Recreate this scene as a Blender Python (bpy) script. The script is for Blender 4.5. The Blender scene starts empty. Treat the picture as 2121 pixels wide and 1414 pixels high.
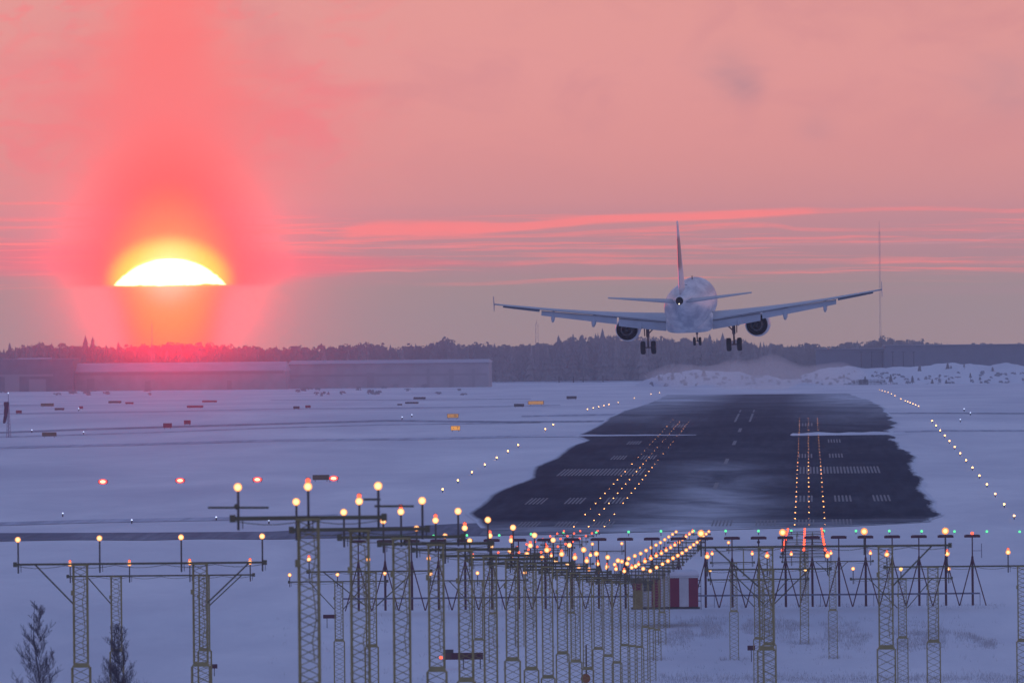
import bpy, math, random
from mathutils import Vector, Matrix, noise as mnoise
random.seed(7)
R = math.radians
sc = bpy.context.scene
COL = sc.collection

# ------------------------------------------------------------------ camera
F = 25600.0            # focal length in photo pixels (photo 2121 wide)
CAMH = 23.7
VP = (1671.0, 571.0)   # runway vanishing point in the photo
ROLL = 0.0095
def basis():
    ux, uy = VP[0] - 1060.5, 707.0 - VP[1]
    c, s = math.cos(ROLL), math.sin(ROLL)
    a = ux * c + uy * s; b = -ux * s + uy * c
    psi = math.atan(a / F); th = math.atan(b / F)
    r0 = Vector((math.cos(psi), math.sin(psi), 0))
    f0 = Vector((-math.sin(psi), math.cos(psi), 0))
    fwd = f0 * math.cos(th) - Vector((0, 0, 1)) * math.sin(th)
    u0 = r0.cross(fwd)
    return r0 * c - u0 * s, r0 * s + u0 * c, fwd
CR, CU, CF = basis()
CP = Vector((0, 0, CAMH))
def ray(px, py):
    return (CF + CR * ((px - 1060.5) / F) + CU * ((707.0 - py) / F)).normalized()
def P(px, py, d):
    """world point seen at photo pixel (px,py) on the plane Y=d"""
    r = ray(px, py)
    return CP + r * (d / r.y)
GP = [(-400, -4.0), (800, -4.0), (834, -3.5), (864, -3.1), (894, -2.9), (924, -2.45), (942, -1.6), (962, -1.4), (1014, -.9),
      (1100, -.3), (1150, -.1), (1170, 0), (2188, 0), (2612, -2.9), (3012, -5.3), (3473, -8.8), (3900, -10.8), (4200, -12.6), (4750, -15.5), (5200, -24), (12000, -190)]
def G(d):
    for (a, za), (b, zb) in zip(GP, GP[1:]):
        if d <= b:
            return za + (zb - za) * max(0, d - a) / (b - a)
    return GP[-1][1]
def ground_at(px, py):
    lo, hi = 780.0, 6000.0
    r = ray(px, py)
    d = lo
    while d < hi:
        if CAMH + r.z / r.y * d <= G(d): break
        d += 4
    a, b = d - 4, d
    for _ in range(20):
        m = (a + b) / 2
        if CAMH + r.z / r.y * m <= G(m): b = m
        else: a = m
    return Vector((r.x / r.y * b, b, G(b)))
cam_d = bpy.data.cameras.new("camera"); cam = bpy.data.objects.new("camera", cam_d); COL.objects.link(cam)
cam_d.sensor_width = 36; cam_d.lens = F / 2121 * 36
cam_d.clip_start = 5; cam_d.clip_end = 40000
m = Matrix((CR, CU, -CF)).transposed().to_4x4(); m.translation = CP
cam.matrix_world = m
cam_d.dof.use_dof = True; cam_d.dof.focus_distance = 1095; cam_d.dof.aperture_fstop = 7.5
sc.camera = cam
sc.view_settings.view_transform = 'Standard'; sc.view_settings.look = 'None'
sc.view_settings.exposure = 0; sc.view_settings.gamma = 1
cy = sc.cycles
cy.max_bounces = 6; cy.diffuse_bounces = 2; cy.glossy_bounces = 2; cy.volume_bounces = 1; cy.transparent_max_bounces = 8
cy.use_denoising = True
cy.sample_clamp_indirect = 4

def lin(r, g, b):
    f = lambda v: (v / 255 / 12.92) if v / 255 <= .04045 else ((v / 255 + .055) / 1.055) ** 2.4
    return (f(r), f(g), f(b), 1)

# ------------------------------------------------------------------ sun
SUN_PX, SUN_PY = 352, 566
sd = ray(SUN_PX, SUN_PY)
SUN_EL = math.asin(sd.z); SUN_AZ = math.atan2(sd.x, sd.y)
sl = bpy.data.lights.new("sun", 'SUN'); so = bpy.data.objects.new("sun", sl); COL.objects.link(so)
sl.energy = 0.055; sl.angle = R(0.22); sl.color = (1.0, .0015, .0015)
so.rotation_euler = (-sd).to_track_quat('-Z', 'Y').to_euler()
so.location = (0, 0, 300)

# ------------------------------------------------------------------ node helper
class NT:
    def __init__(s, tree): s.t = tree; s.n = tree.nodes; s.l = tree.links
    def new(s, ty, **k):
        n = s.n.new(ty)
        for a, b in k.items(): setattr(n, a, b)
        return n
    def put(s, sock, v):
        if v is None: return
        if hasattr(v, 'is_output') or isinstance(v, bpy.types.NodeSocket): s.l.new(v, sock)
        else: sock.default_value = v
    def m(s, op, a, b=None, c=None, clamp=False):
        n = s.new('ShaderNodeMath', operation=op, use_clamp=clamp)
        s.put(n.inputs[0], a)
        if b is not None: s.put(n.inputs[1], b)
        if c is not None: s.put(n.inputs[2], c)
        return n.outputs[0]
    def mix(s, f, a, b, bt='MIX'):
        n = s.new('ShaderNodeMix', data_type='RGBA', blend_type=bt)
        s.put(n.inputs[0], f); s.put(n.inputs[6], a); s.put(n.inputs[7], b)
        return n.outputs[2]
    def rng(s, v, a, b, c=0.0, d=1.0, smooth=False):
        n = s.new('ShaderNodeMapRange', clamp=True)
        if smooth: n.interpolation_type = 'SMOOTHSTEP'
        s.put(n.inputs[0], v)
        for i, x in enumerate((a, b, c, d)): n.inputs[1 + i].default_value = x
        return n.outputs[0]
    def ramp(s, v, stops, interp='LINEAR'):
        n = s.new('ShaderNodeValToRGB'); n.color_ramp.interpolation = interp
        e = n.color_ramp.elements
        while len(e) > 1: e.remove(e[-1])
        e[0].position = stops[0][0]; e[0].color = stops[0][1]
        for p, c in stops[1:]:
            k = e.new(p); k.color = c
        s.put(n.inputs[0], v); return n.outputs[0]
    def comb(s, x, y, z=0.0):
        n = s.new('ShaderNodeCombineXYZ')
        for i, v in enumerate((x, y, z)): s.put(n.inputs[i], v)
        return n.outputs[0]
    def noise(s, vec, scale=1.0, detail=3.0, rough=.5, dist=0.0):
        n = s.new('ShaderNodeTexNoise'); s.put(n.inputs['Vector'], vec)
        n.inputs['Scale'].default_value = scale; n.inputs['Detail'].default_value = detail
        n.inputs['Roughness'].default_value = rough; n.inputs['Distortion'].default_value = dist
        return n.outputs[0]
    def curve(s, x, pts, x0, x1):
        """float curve: x in [x0,x1] -> y; returns y (pts in real units)"""
        ys = [p[1] for p in pts]; lo, hi = min(ys), max(ys)
        if hi - lo < 1e-6: hi = lo + 1
        t = s.rng(x, x0, x1)
        n = s.new('ShaderNodeFloatCurve'); cm = n.mapping; c = cm.curves[0]
        q = [((p[0] - x0) / (x1 - x0), (p[1] - lo) / (hi - lo)) for p in pts]
        if q[0][0] > 0: q = [(0, q[0][1])] + q
        if q[-1][0] < 1: q = q + [(1, q[-1][1])]
        c.points[0].location = q[0]; c.points[1].location = q[-1]
        for a in q[1:-1]: c.points.new(*a)
        cm.update()
        s.put(n.inputs[1], t)
        return s.m('MULTIPLY_ADD', n.outputs[0], hi - lo, lo)

# ------------------------------------------------------------------ sky (world): a dusk sky as a function of direction
world = bpy.data.worlds.new("World"); sc.world = world; world.use_nodes = True
w = NT(world.node_tree); w.n.clear()
tc = w.new('ShaderNodeTexCoord'); sep = w.new('ShaderNodeSeparateXYZ'); w.l.new(tc.outputs['Generated'], sep.inputs[0])
X, Y, Z = sep.outputs
rad = w.m('SQRT', w.m('ADD', w.m('MULTIPLY', X, X), w.m('MULTIPLY', Y, Y)))
el = w.m('DIVIDE', Z, w.m('MAXIMUM', rad, .001))              # tangent of elevation
az = w.m('ARCTAN2', X, Y)                                     # azimuth from the runway heading
E = w.m('MULTIPLY', el, F)                                    # elevation in units of 1/25600 rad
A = w.m('MULTIPLY', az, F)
def EL(px, py): return (VP[1] - ROLL * (px - VP[0])) - py
def AX(px): return px - VP[0]
vec = w.comb(A, E)
# slow undulation and fine wisps
wv = w.noise(w.comb(w.m('MULTIPLY', A, 1 / 260.), w.m('MULTIPLY', E, 1 / 60.)), 1, 4, .55)
wvo = w.m('MULTIPLY_ADD', wv, 26., -13.)
fine = w.noise(w.comb(w.m('MULTIPLY', A, 1 / 90.), w.m('MULTIPLY', E, 1 / 7.)), 1, 5, .6)
cumul = w.noise(w.comb(w.m('MULTIPLY', A, 1 / 230.), w.m('MULTIPLY', E, 1 / 120.), 3.3), 1, 5, .55, .6)
Ew = w.m('ADD', E, w.m('MULTIPLY', wvo, .35))
base = w.ramp(w.rng(Ew, -150, 620), [
    (0.0, lin(170, 145, 138)), (.10, lin(168, 146, 138)), (.17, lin(172, 147, 136)), (.225, lin(190, 144, 137)), (.30, lin(208, 146, 140)),
    (.40, lin(231, 151, 140)), (.55, lin(235, 153, 144)), (.75, lin(236, 156, 149)), (1.0, lin(234, 157, 149))])
# to the right the pink pales
base = w.mix(w.rng(A, -700, 650, 0, .35), base, w.mix(.5, base, lin(186, 144, 144)))
base = w.mix(w.m('MULTIPLY', w.rng(cumul, .42, .68, 0, .28, True), w.rng(E, 120, 420)), base, lin(206, 134, 140))
streak_c = (1.28, .27, .20, 1)
def band(pts, width, inten, col=streak_c, wob=.12, amp=1.0):
    global base
    x0, x1 = AX(-250), AX(2400)
    c = w.curve(A, [(AX(x), EL(x, y)) for x, y in pts], x0, x1)
    wd = w.curve(A, [(AX(x), v) for x, v in width], x0, x1)
    it = w.curve(A, [(AX(x), v) for x, v in inten], x0, x1)
    d = w.m('DIVIDE', w.m('SUBTRACT', w.m('ADD', E, w.m('MULTIPLY', wvo, wob)), c), wd)
    g = w.m('EXPONENT', w.m('MULTIPLY', w.m('MULTIPLY', w.m('MULTIPLY', d, d), w.m('MULTIPLY', d, d)), -1.))
    g = w.m('MULTIPLY', w.m('MULTIPLY', g, it), w.rng(fine, .3, .62, 1 - amp * .7, 1))
    base = w.mix(w.m('MULTIPLY', g, 1.0, clamp=True), base, col)
# red wedge either side of the sun
band([(0, 535), (230, 550), (352, 560), (470, 552), (700, 548), (900, 545), (1050, 548)], [(0, 34), (230, 36), (352, 40), (470, 42), (560, 34), (700, 20), (900, 9), (1050, 5), (2400, 5)],
     [(-250, .5), (0, .62), (230, .95), (470, .95), (650, .85), (850, .5), (1050, .2), (1200, 0), (2400, 0)], lin(255, 118, 118), .3, .25)
band([(700, 482), (800, 474), (900, 474), (1000, 472), (1150, 463), (1300, 452), (1450, 448), (1600, 441), (1720, 436)],
     [(650, 10), (720, 13), (850, 17), (980, 15), (1100, 9), (1300, 8.5), (1500, 9), (1650, 8), (1800, 4), (2400, 4)],
     [(-250, 0), (660, 0), (740, .95), (1000, 1.1), (1600, 1.1), (1700, .4), (1800, .12), (1900, 0), (2400, 0)], amp=.5)
band([(700, 500), (850, 493), (1050, 489), (1300, 478), (1420, 473), (1560, 466), (1650, 474), (1800, 476), (2121, 472)],
     [(-250, 4), (700, 4), (1300, 5), (1450, 7), (1700, 4), (2400, 4)], [(-250, 0), (650, 0), (720, .7), (1050, .45), (1350, .65), (1600, .6), (1800, .3), (2121, .2), (2400, .2)])
band([(700, 512), (900, 511), (1000, 511), (1150, 513), (1300, 514), (1500, 507), (1700, 506), (2000, 502), (2121, 486)], [(0, 2.2), (2400, 2.2)],
     [(-250, 0), (750, 0), (880, .6), (960, .5), (1050, .15), (1280, .4), (1480, .5), (1700, .3), (2121, .35), (2400, 0)], lin(245, 165, 165))
band([(-250, 500), (100, 505), (200, 500)], [(0, 3), (2400, 3)], [(-250, .5), (180, .6), (260, 0), (2400, 0)])
band([(1050, 545), (1200, 539), (1350, 542), (1700, 541), (2121, 543)], [(0, 5), (2400, 6)], [(-250, 0), (950, 0), (1100, .45), (1250, .5), (1500, .3), (2121, .2), (2400, 0)])
band([(850, 590), (1150, 580), (1280, 576), (1450, 583)], [(0, 4), (2400, 4)], [(-250, 0), (800, 0), (950, .25), (1200, .3), (1400, 0), (2400, 0)])
band([(-250, 423), (100, 421), (230, 424)], [(0, 3), (2400, 3)], [(-250, .5), (150, .55), (260, .1), (330, 0), (2400, 0)])
band([(-250, 462), (60, 471), (140, 470), (240, 467), (470, 465), (600, 468)], [(0, 3), (2400, 3)], [(-250, .6), (230, .6), (300, .3), (420, .3), (560, .5), (680, 0), (2400, 0)], wob=.3)
band([(-250, 455), (240, 456), (470, 483), (600, 480), (720, 488)], [(0, 5), (2400, 4)], [(-250, .3), (230, .45), (330, .1), (470, .5), (640, .6), (730, 0), (2400, 0)], wob=.3)
band([(1600, 440), (1750, 437), (1900, 432), (2121, 437)], [(0, 4), (2400, 5)], [(-250, 0), (1600, 0), (1750, .25), (1900, .5), (2121, .45), (2400, .4)], wob=.3)
band([(1000, 600), (2121, 600)], [(0, 9), (2400, 9)], [(-250, 0), (500, 0), (1500, 0), (1900, .2), (2400, .25)], lin(196, 140, 146))
s1 = w.noise(w.comb(w.m('MULTIPLY', w.m('ADD', A, w.m('MULTIPLY', E, 6.)), 1 / 420.), w.m('MULTIPLY', w.m('ADD', E, w.m('MULTIPLY', wvo, .5)), 1 / 9.), 7.7), 1, 4, .6)
sm = w.m('MULTIPLY', w.rng(E, EL(1671, 592), EL(1671, 560), 0, 1, True), w.rng(E, EL(1671, 425), EL(1671, 450), 0, 1, True))
base = w.mix(w.m('MULTIPLY', w.m('MULTIPLY', sm, w.rng(s1, .50, .68, 0, .6, True)), 1.0, clamp=True), base, streak_c)
# gauss blob in (A,E)
def blob(px, py, sx, sy, col, k, pw=1.0):
    global base
    dx = w.m('MULTIPLY', w.m('SUBTRACT', A, AX(px)), 1 / sx); dy = w.m('MULTIPLY', w.m('SUBTRACT', E, EL(px, py)), 1 / sy)
    q = w.m('ADD', w.m('MULTIPLY', dx, dx), w.m('MULTIPLY', dy, dy))
    g = w.m('MULTIPLY', w.m('EXPONENT', w.m('MULTIPLY', q, -1.)), k)
    if pw: g = w.m('MULTIPLY', g, w.rng(cumul, .35, .6, 1 - pw, 1))
    base = w.mix(w.m('MULTIPLY', g, 1.0, clamp=True), base, col)
blob(1505, 140, 60, 45, lin(190, 142, 146), .6, .9)
blob(1545, 180, 40, 30, lin(182, 138, 144), .5, .6)
blob(1690, 265, 40, 30, lin(190, 138, 146), .4, .6)
blob(2080, 170, 90, 60, lin(190, 145, 150), .5, .6)
wisp = w.noise(w.comb(w.m('MULTIPLY', w.m('ADD', A, w.m('MULTIPLY', E, .7)), 1 / 150.), w.m('MULTIPLY', w.m('SUBTRACT', E, w.m('MULTIPLY', A, .25)), 1 / 60.), 1.7), 1, 6, .62, 1.4)
wm = w.m('MULTIPLY', w.rng(wisp, .46, .66, 0, .5, True), w.m('MULTIPLY', w.rng(A, AX(900), AX(560)), w.rng(E, 150, 260)))
base = w.mix(wm, base, lin(255, 128, 128))
blob(640, 215, 110, 100, lin(252, 132, 134), .6, 1)
blob(690, 260, 45, 50, lin(255, 125, 128), .45, .5)
blob(340, 240, 330, 190, lin(255, 124, 118), .7, .35)
blob(100, 180, 220, 80, lin(252, 132, 132), .4, .7)
# light pillar above the sun
pw_ = w.curve(E, [(-200, 75), (-20, 118), (0, 165), (150, 170), (330, 160), (600, 110), (1500, 70)], -200, 1500)
dx = w.m('DIVIDE', w.m('SUBTRACT', A, AX(352)), pw_)
pil = w.m('EXPONENT', w.m('MULTIPLY', w.m('POWER', w.m('ABSOLUTE', dx), 2.6), -1.))
pil = w.m('MULTIPLY', pil, w.rng(E, 1400, 500, 0, .9))
base = w.mix(pil, base, (1.06, .205, .185, 1))
# aureole and disc of the sun, cut by a bank of cloud
dX = w.m('SUBTRACT', A, AX(352))
dE = w.m('SUBTRACT', E, EL(352, 585))
rr = w.m('SQRT', w.m('ADD', w.m('POWER', w.m('MULTIPLY', dX, 1 / 1.35), 2.), w.m('POWER', w.m('ABSOLUTE', dE), 2.)))
below = w.rng(E, EL(352, 596), EL(352, 586))
wcol = w.curve(E, [(-160, 92), (-60, 104), (0, 122), (20, 122)], -160, 20)
colm = w.m('EXPONENT', w.m('MULTIPLY', w.m('POWER', w.m('DIVIDE', w.m('ABSOLUTE', dX), wcol), 5.), -1.))
msk = w.m('MAXIMUM', below, colm)
rr2 = w.m('SQRT', w.m('ADD', w.m('POWER', w.m('MULTIPLY', dX, 1 / .92), 2.), w.m('POWER', w.m('MULTIPLY', dE, 1 / 1.3), 2.)))
base = w.mix(w.m('MULTIPLY', w.rng(rr2, 290, 100, 0, .92, True), msk), base, (1.15, .115, .06, 1))
base = w.mix(w.m('MULTIPLY', w.rng(rr2, 175, 45, 0, .95, True), msk), base, (1.25, .36, 0.0, 1))
base = w.mix(w.m('MULTIPLY', w.rng(rr, 108, 66, 0, .95, True), below), base, (1.6, 1.0, 0.0, 1))
Rs = 148.0
dEs = w.m('SUBTRACT', E, EL(352, 535) - Rs)
rs = w.m('SQRT', w.m('ADD', w.m('MULTIPLY', dX, dX), w.m('MULTIPLY', dEs, dEs)))
rs = w.m('ADD', rs, w.m('MULTIPLY', w.m('SUBTRACT', w.noise(w.comb(w.m('MULTIPLY', E, 1 / 5.), 4.1), 1, 3, .6), .5), 9.))
disc = w.rng(rs, Rs + 2, Rs - 3)
cutn = w.noise(w.comb(w.m('MULTIPLY', A, 1 / 55.), 0.0), 1, 3, .6)
cut = w.rng(w.m('SUBTRACT', E, w.m('MULTIPLY_ADD', cutn, 15., EL(352, 593) - 6)), 0, 3)
disc = w.m('MULTIPLY', disc, cut)
base = w.mix(disc, base, (4.0, 3.4, 1.6, 1))
# below the bank's edge: greyer cloud, still aglow by the sun
# upper dome: blue twilight (physical sky) blended over the glow
nish = w.new('ShaderNodeTexSky', sky_type='NISHITA'); nish.sun_disc = False
nish.sun_elevation = max(SUN_EL, R(1.0)); nish.sun_rotation = SUN_AZ; nish.altitude = 50; nish.air_density = 1.2; nish.dust_density = .6; nish.ozone_density = 3
nz = w.mix(1.0, nish.outputs[0], (.10, .10, .10, 1), 'MULTIPLY')
upper = w.ramp(w.rng(el, 0, 1.6), [(0, lin(200, 156, 158)), (.06, lin(184, 160, 178)), (.16, lin(148, 156, 190)), (.45, lin(124, 142, 193)), (1, lin(112, 134, 191))])
upper = w.mix(.12, upper, nz)
back = w.rng(Y, .2, -.5, 0, 1, True)                     # away from the sun the low sky is a pale blue
upper = w.mix(w.m('MULTIPLY', back, w.rng(el, 1.2, .2, 0, .8)), upper, lin(172, 172, 214))
base = w.mix(w.m('MAXIMUM', w.rng(el, .035, .16, 0, 1, True), back), base, upper)
bg = w.new('ShaderNodeBackground'); w.put(bg.inputs[0], base); bg.inputs[1].default_value = 1.0
wo = w.new('ShaderNodeOutputWorld'); w.l.new(bg.outputs[0], wo.inputs[0])
world.cycles.sampling_method = 'AUTOMATIC'

# ------------------------------------------------------------------ materials
MATS = {}
def pmat(name, col, rough=.6, metal=0.0, var=.0, scale=2.0, spec=.4, build=None):
    if name in MATS: return MATS[name]
    mt = bpy.data.materials.new(name); mt.use_nodes = True; t = NT(mt.node_tree)
    b = t.n['Principled BSDF']; b.inputs['Roughness'].default_value = rough; b.inputs['Metallic'].default_value = metal
    b.inputs['Specular IOR Level'].default_value = spec
    c = tuple(col) + (1,) if len(col) == 3 else col
    if var:
        tc = t.new('ShaderNodeTexCoord')
        n = t.noise(tc.outputs['Object'], scale, 5, .6)
        dark = tuple(v * (1 - var) for v in c[:3]) + (1,)
        t.put(b.inputs['Base Color'], t.mix(t.rng(n, .3, .7), dark, c))
    else: b.inputs['Base Color'].default_value = c
    if build: build(t, b)
    MATS[name] = mt; return mt
def emat(name, col, strength):
    mt = bpy.data.materials.new(name); mt.use_nodes = True; t = NT(mt.node_tree)
    b = t.n['Principled BSDF']; b.inputs['Base Color'].default_value = (.02, .02, .02, 1)
    b.inputs['Emission Color'].default_value = tuple(col) + (1,); b.inputs['Emission Strength'].default_value = strength
    mt.cycles.emission_sampling = 'NONE'
    MATS[name] = mt; return mt
m_steel = pmat('yellow_mast_paint', (.31, .27, .12), .6, 0, .35, 1.5)
m_arm = pmat('dark_bar_paint', (.12, .115, .07), .6, 0, .3, 2)
m_post = pmat('lamp_post_grey', (.09, .09, .09), .5, .3, .2, 3)
m_red = pmat('antenna_red', (.075, .012, .028), .55, 0, .3, 1)
m_rail = pmat('rail_blue_grey', (.16, .18, .26), .5, .3, .2, 2)
e_white = emat('warm_lamp_glass', (1, .66, .30), 5.5)
e_dim = emat('dim_lamp_glass', (1, .50, .16), 2.2)
e_red = emat('red_lamp_glass', (1, .11, .05), 2.2)
e_redhot = emat('red_row_glass', (1, .09, .03), 3.0)
e_green = emat('green_lamp_glass', (.10, .85, .32), 1.6)
e_edge = emat('runway_lamp_glass', (1, .44, .11), 10)
e_far = emat('far_runway_lamp_glass', (1, .5, .18), 7)
e_tdz = emat('touchdown_lamp_glass', (1, .38, .10), 12)
e_papi = emat('papi_lamp_glass', (1, .36, .18), 4.5)
e_papi_halo = emat('papi_red_glow', (1, .06, .06), 1.6)
e_blue = emat('blue_white_glass', (.55, .65, 1), 2.0)

def glow_lens(name, centre, rim, r):
    mt = bpy.data.materials.new(name); mt.use_nodes = True; t = NT(mt.node_tree); b = t.n['Principled BSDF']
    tc = t.new('ShaderNodeTexCoord'); s = t.new('ShaderNodeSeparateXYZ'); t.l.new(tc.outputs['Object'], s.inputs[0])
    q = t.m('SQRT', t.m('ADD', t.m('POWER', s.outputs[0], 2.), t.m('POWER', s.outputs[2], 2.)))
    b.inputs['Base Color'].default_value = (.02, .02, .02, 1)
    t.put(b.inputs['Emission Color'], t.mix(t.rng(q, r * .45, r, 0, 1), centre, rim)); b.inputs['Emission Strength'].default_value = 1.0
    mt.cycles.emission_sampling = 'NONE'; MATS[name] = mt; return mt
e_white = glow_lens('warm_lamp_glass_pane', (2.5, 1.4, .58, 1), (1.5, .45, .09, 1), .09)
def ground_mat():
    mt = bpy.data.materials.new('snow'); mt.use_nodes = True; t = NT(mt.node_tree); b = t.n['Principled BSDF']
    g = t.new('ShaderNodeNewGeometry'); s = t.new('ShaderNodeSeparateXYZ'); t.l.new(g.outputs['Position'], s.inputs[0])
    v1 = t.comb(t.m('MULTIPLY', s.outputs[0], .035), t.m('MULTIPLY', s.outputs[1], .006))
    n1 = t.noise(v1, 1, 6, .62, .4)
    v2 = t.comb(t.m('MULTIPLY', s.outputs[0], .35), t.m('MULTIPLY', s.outputs[1], .05))
    n2 = t.noise(v2, 1, 5, .65)
    c = t.mix(t.rng(n1, .32, .68), (.56, .58, .65, 1), (.80, .81, .84, 1))
    c = t.mix(t.rng(n2, .5, .75, 0, .25), c, (.52, .54, .60, 1))
    t.put(b.inputs['Base Color'], c); b.inputs['Roughness'].default_value = .75; b.inputs['Specular IOR Level'].default_value = .15
    bp = t.new('ShaderNodeBump'); bp.inputs['Strength'].default_value = .35; bp.inputs['Distance'].default_value = .5
    t.put(bp.inputs['Height'], n2); t.l.new(bp.outputs[0], b.inputs['Normal'])
    return mt
m_snow = ground_mat()
def asphalt_mat(name, base, snowk, edge=True):
    mt = bpy.data.materials.new(name); mt.use_nodes = True; t = NT(mt.node_tree); b = t.n['Principled BSDF']
    g = t.new('ShaderNodeNewGeometry'); s = t.new('ShaderNodeSeparateXYZ'); t.l.new(g.outputs['Position'], s.inputs[0])
    x, y = s.outputs[0], s.outputs[1]
    n1 = t.noise(t.comb(t.m('MULTIPLY', x, .06), t.m('MULTIPLY', y, .012)), 1, 6, .65, .6)
    n2 = t.noise(t.comb(t.m('MULTIPLY', x, .9), t.m('MULTIPLY', y, .02)), 1, 5, .6)
    n3 = t.noise(t.comb(t.m('MULTIPLY', x, .10), t.m('MULTIPLY', y, .09)), 1, 6, .7, .5)
    col = t.mix(t.rng(n2, .35, .65), base, tuple(v * 1.45 for v in base[:3]) + (1,))
    dust = t.m('MULTIPLY', t.rng(n1, .42, .75), t.rng(n2, .3, .6, .35, 1))
    k = t.m('MULTIPLY', dust, snowk)
    if edge:
        # wind-blown dusting along the centre line near the threshold
        cx = t.m('MULTIPLY', t.m('ADD', x, 11.), 1 / 6.5)
        cen = t.m('MULTIPLY', t.m('EXPONENT', t.m('MULTIPLY', t.m('MULTIPLY', cx, cx), -1.)), t.rng(y, 1720, 1210, 0, 1))
        k = t.m('ADD', k, t.m('MULTIPLY', cen, t.rng(n1, .30, .66, 0.12, .95)))
        thr = t.m('MULTIPLY', t.rng(y, 1215, 1165, 0, .5), t.rng(n3, .35, .6))
        k = t.m('ADD', k, thr)
        far = t.m('MULTIPLY', t.rng(y, 1850, 2700, 0, 1), t.rng(n1, .3, .6, .25, .85))  # far end paled by snow dust that also stands in for haze
        k = t.m('ADD', k, t.m('MULTIPLY', far, t.rng(t.m('ABSOLUTE', t.m('ADD', x, 10.)), 5, 17, .12, 1)))
        at = t.new('ShaderNodeAttribute'); at.attribute_name = 'edge'
        n4 = t.noise(t.comb(t.m('MULTIPLY', x, .55), t.m('MULTIPLY', y, .022)), 1, 6, .7, .3)
        rag = t.rng(x, -20, -5, .2, .75)
        e = t.m('ADD', at.outputs['Fac'], t.m('MULTIPLY', t.m('ADD', n4, -.5), rag))
        k = t.m('MAXIMUM', k, t.rng(e, .22, .05, 0, 1))
    k = t.m('MULTIPLY', k, 1.0, clamp=True)
    t.put(b.inputs['Base Color'], t.mix(k, col, (.68, .70, .75, 1)))
    b.inputs['Roughness'].default_value = 1; b.inputs['Specular IOR Level'].default_value = 0
    return mt
m_asph = asphalt_mat('asphalt', (.018, .022, .038, 1), .08)
m_taxi = asphalt_mat('worn_snow_asphalt', (.38, .39, .45, 1), .9, False)
m_taxi2 = asphalt_mat('worn_taxiway', (.24, .25, .30, 1), .6, False)
m_road = asphalt_mat('dark_road', (.14, .145, .18, 1), .35, False)
m_paint = pmat('runway_paint', (.21, .22, .24), .7, 0, .55, .8)

# ------------------------------------------------------------------ mesh builder
class MB:
    def __init__(s): s.v = []; s.f = []
    def add(s, vs, fs):
        o = len(s.v); s.v += [tuple(v) for v in vs]; s.f += [tuple(i + o for i in f) for f in fs]; return s
    def box(s, c, sz):
        x, y, z = c; a, b, d = sz[0] / 2, sz[1] / 2, sz[2] / 2
        return s.add([(x + i * a, y + j * b, z + k * d) for k in (-1, 1) for j in (-1, 1) for i in (-1, 1)],
                     [(0, 2, 3, 1), (4, 5, 7, 6), (0, 1, 5, 4), (2, 6, 7, 3), (0, 4, 6, 2), (1, 3, 7, 5)])
    def tube(s, a, b, r, r2=None, n=6, cap=True):
        a, b = Vector(a), Vector(b); r2 = r if r2 is None else r2
        d = (b - a).normalized(); u = d.orthogonal().normalized(); q = d.cross(u)
        vs = []
        for p, k in ((a, r), (b, r2)):
            for i in range(n):
                t = 2 * math.pi * (i + .5) / n
                vs.append(p + u * math.cos(t) * k + q * math.sin(t) * k)
        fs = [(i, (i + 1) % n, n + (i + 1) % n, n + i) for i in range(n)]
        if cap: fs += [tuple(range(n))[::-1], tuple(range(n, 2 * n))]
        return s.add(vs, fs)
    def loft(s, secs, cap=True):
        n = len(secs[0]); vs = [p for q in secs for p in q]
        fs = [(k * n + i, k * n + (i + 1) % n, (k + 1) * n + (i + 1) % n, (k + 1) * n + i) for k in range(len(secs) - 1) for i in range(n)]
        if cap: fs += [tuple(range(n))[::-1], tuple(range((len(secs) - 1) * n, len(secs) * n))]
        return s.add(vs, fs)
    def lathe(s, prof, c=(0, 0, 0), axis='y', n=24, cap=False, sx=1.0, sz=1.0):
        secs = []
        for (t, r) in prof:
            q = []
            for i in range(n):
                a = 2 * math.pi * i / n
                p, k = r * math.cos(a) * sx, r * math.sin(a) * sz
                if axis == 'y': q.append((c[0] + p, c[1] + t, c[2] + k))
                elif axis == 'x': q.append((c[0] + t, c[1] + p, c[2] + k))
                else: q.append((c[0] + p, c[1] + k, c[2] + t))
            secs.append(q)
        return s.loft(secs, cap)
    def ball(s, c, r, n=10, m_=6, sz=1.0):
        return s.lathe([(-r * sz * math.cos(math.pi * (i + .02) / m_), max(.001, r * math.sin(math.pi * i / m_))) for i in range(m_ + 1)], c, 'z', n, True)
    def mesh(s, name, smooth=False):
        me = bpy.data.meshes.new(name); me.from_pydata(s.v, [], s.f); me.update()
        if smooth: me.polygons.foreach_set('use_smooth', [True] * len(me.polygons))
        return me
def obj(name, mb, mat, parent=None, loc=(0, 0, 0), smooth=False, label=None):
    me = mb if isinstance(mb, bpy.types.Mesh) else mb.mesh(name, smooth)
    if mat and not me.materials: me.materials.append(mat)
    o = bpy.data.objects.new(name, me); COL.objects.link(o); o.location = loc
    if parent: o.parent = parent
    if label: o['label'] = label
    return o
def thing(name, label, cat, loc=(0, 0, 0), group=None, rotz=0):
    o = bpy.data.objects.new(name, None); COL.objects.link(o); o.location = loc; o.rotation_euler = (0, 0, rotz)
    o.empty_display_size = .5
    return tag(o, label, cat, group)
def tag(o, label, cat, group=None):
    o['label'] = label; o['category'] = cat
    if group: o['group'] = group
    return o
def struct(o, kind='structure'):
    o['kind'] = kind; return o
ORD = "first second third fourth fifth sixth seventh eighth ninth tenth eleventh twelfth thirteenth fourteenth fifteenth sixteenth seventeenth eighteenth nineteenth twentieth".split()
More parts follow.
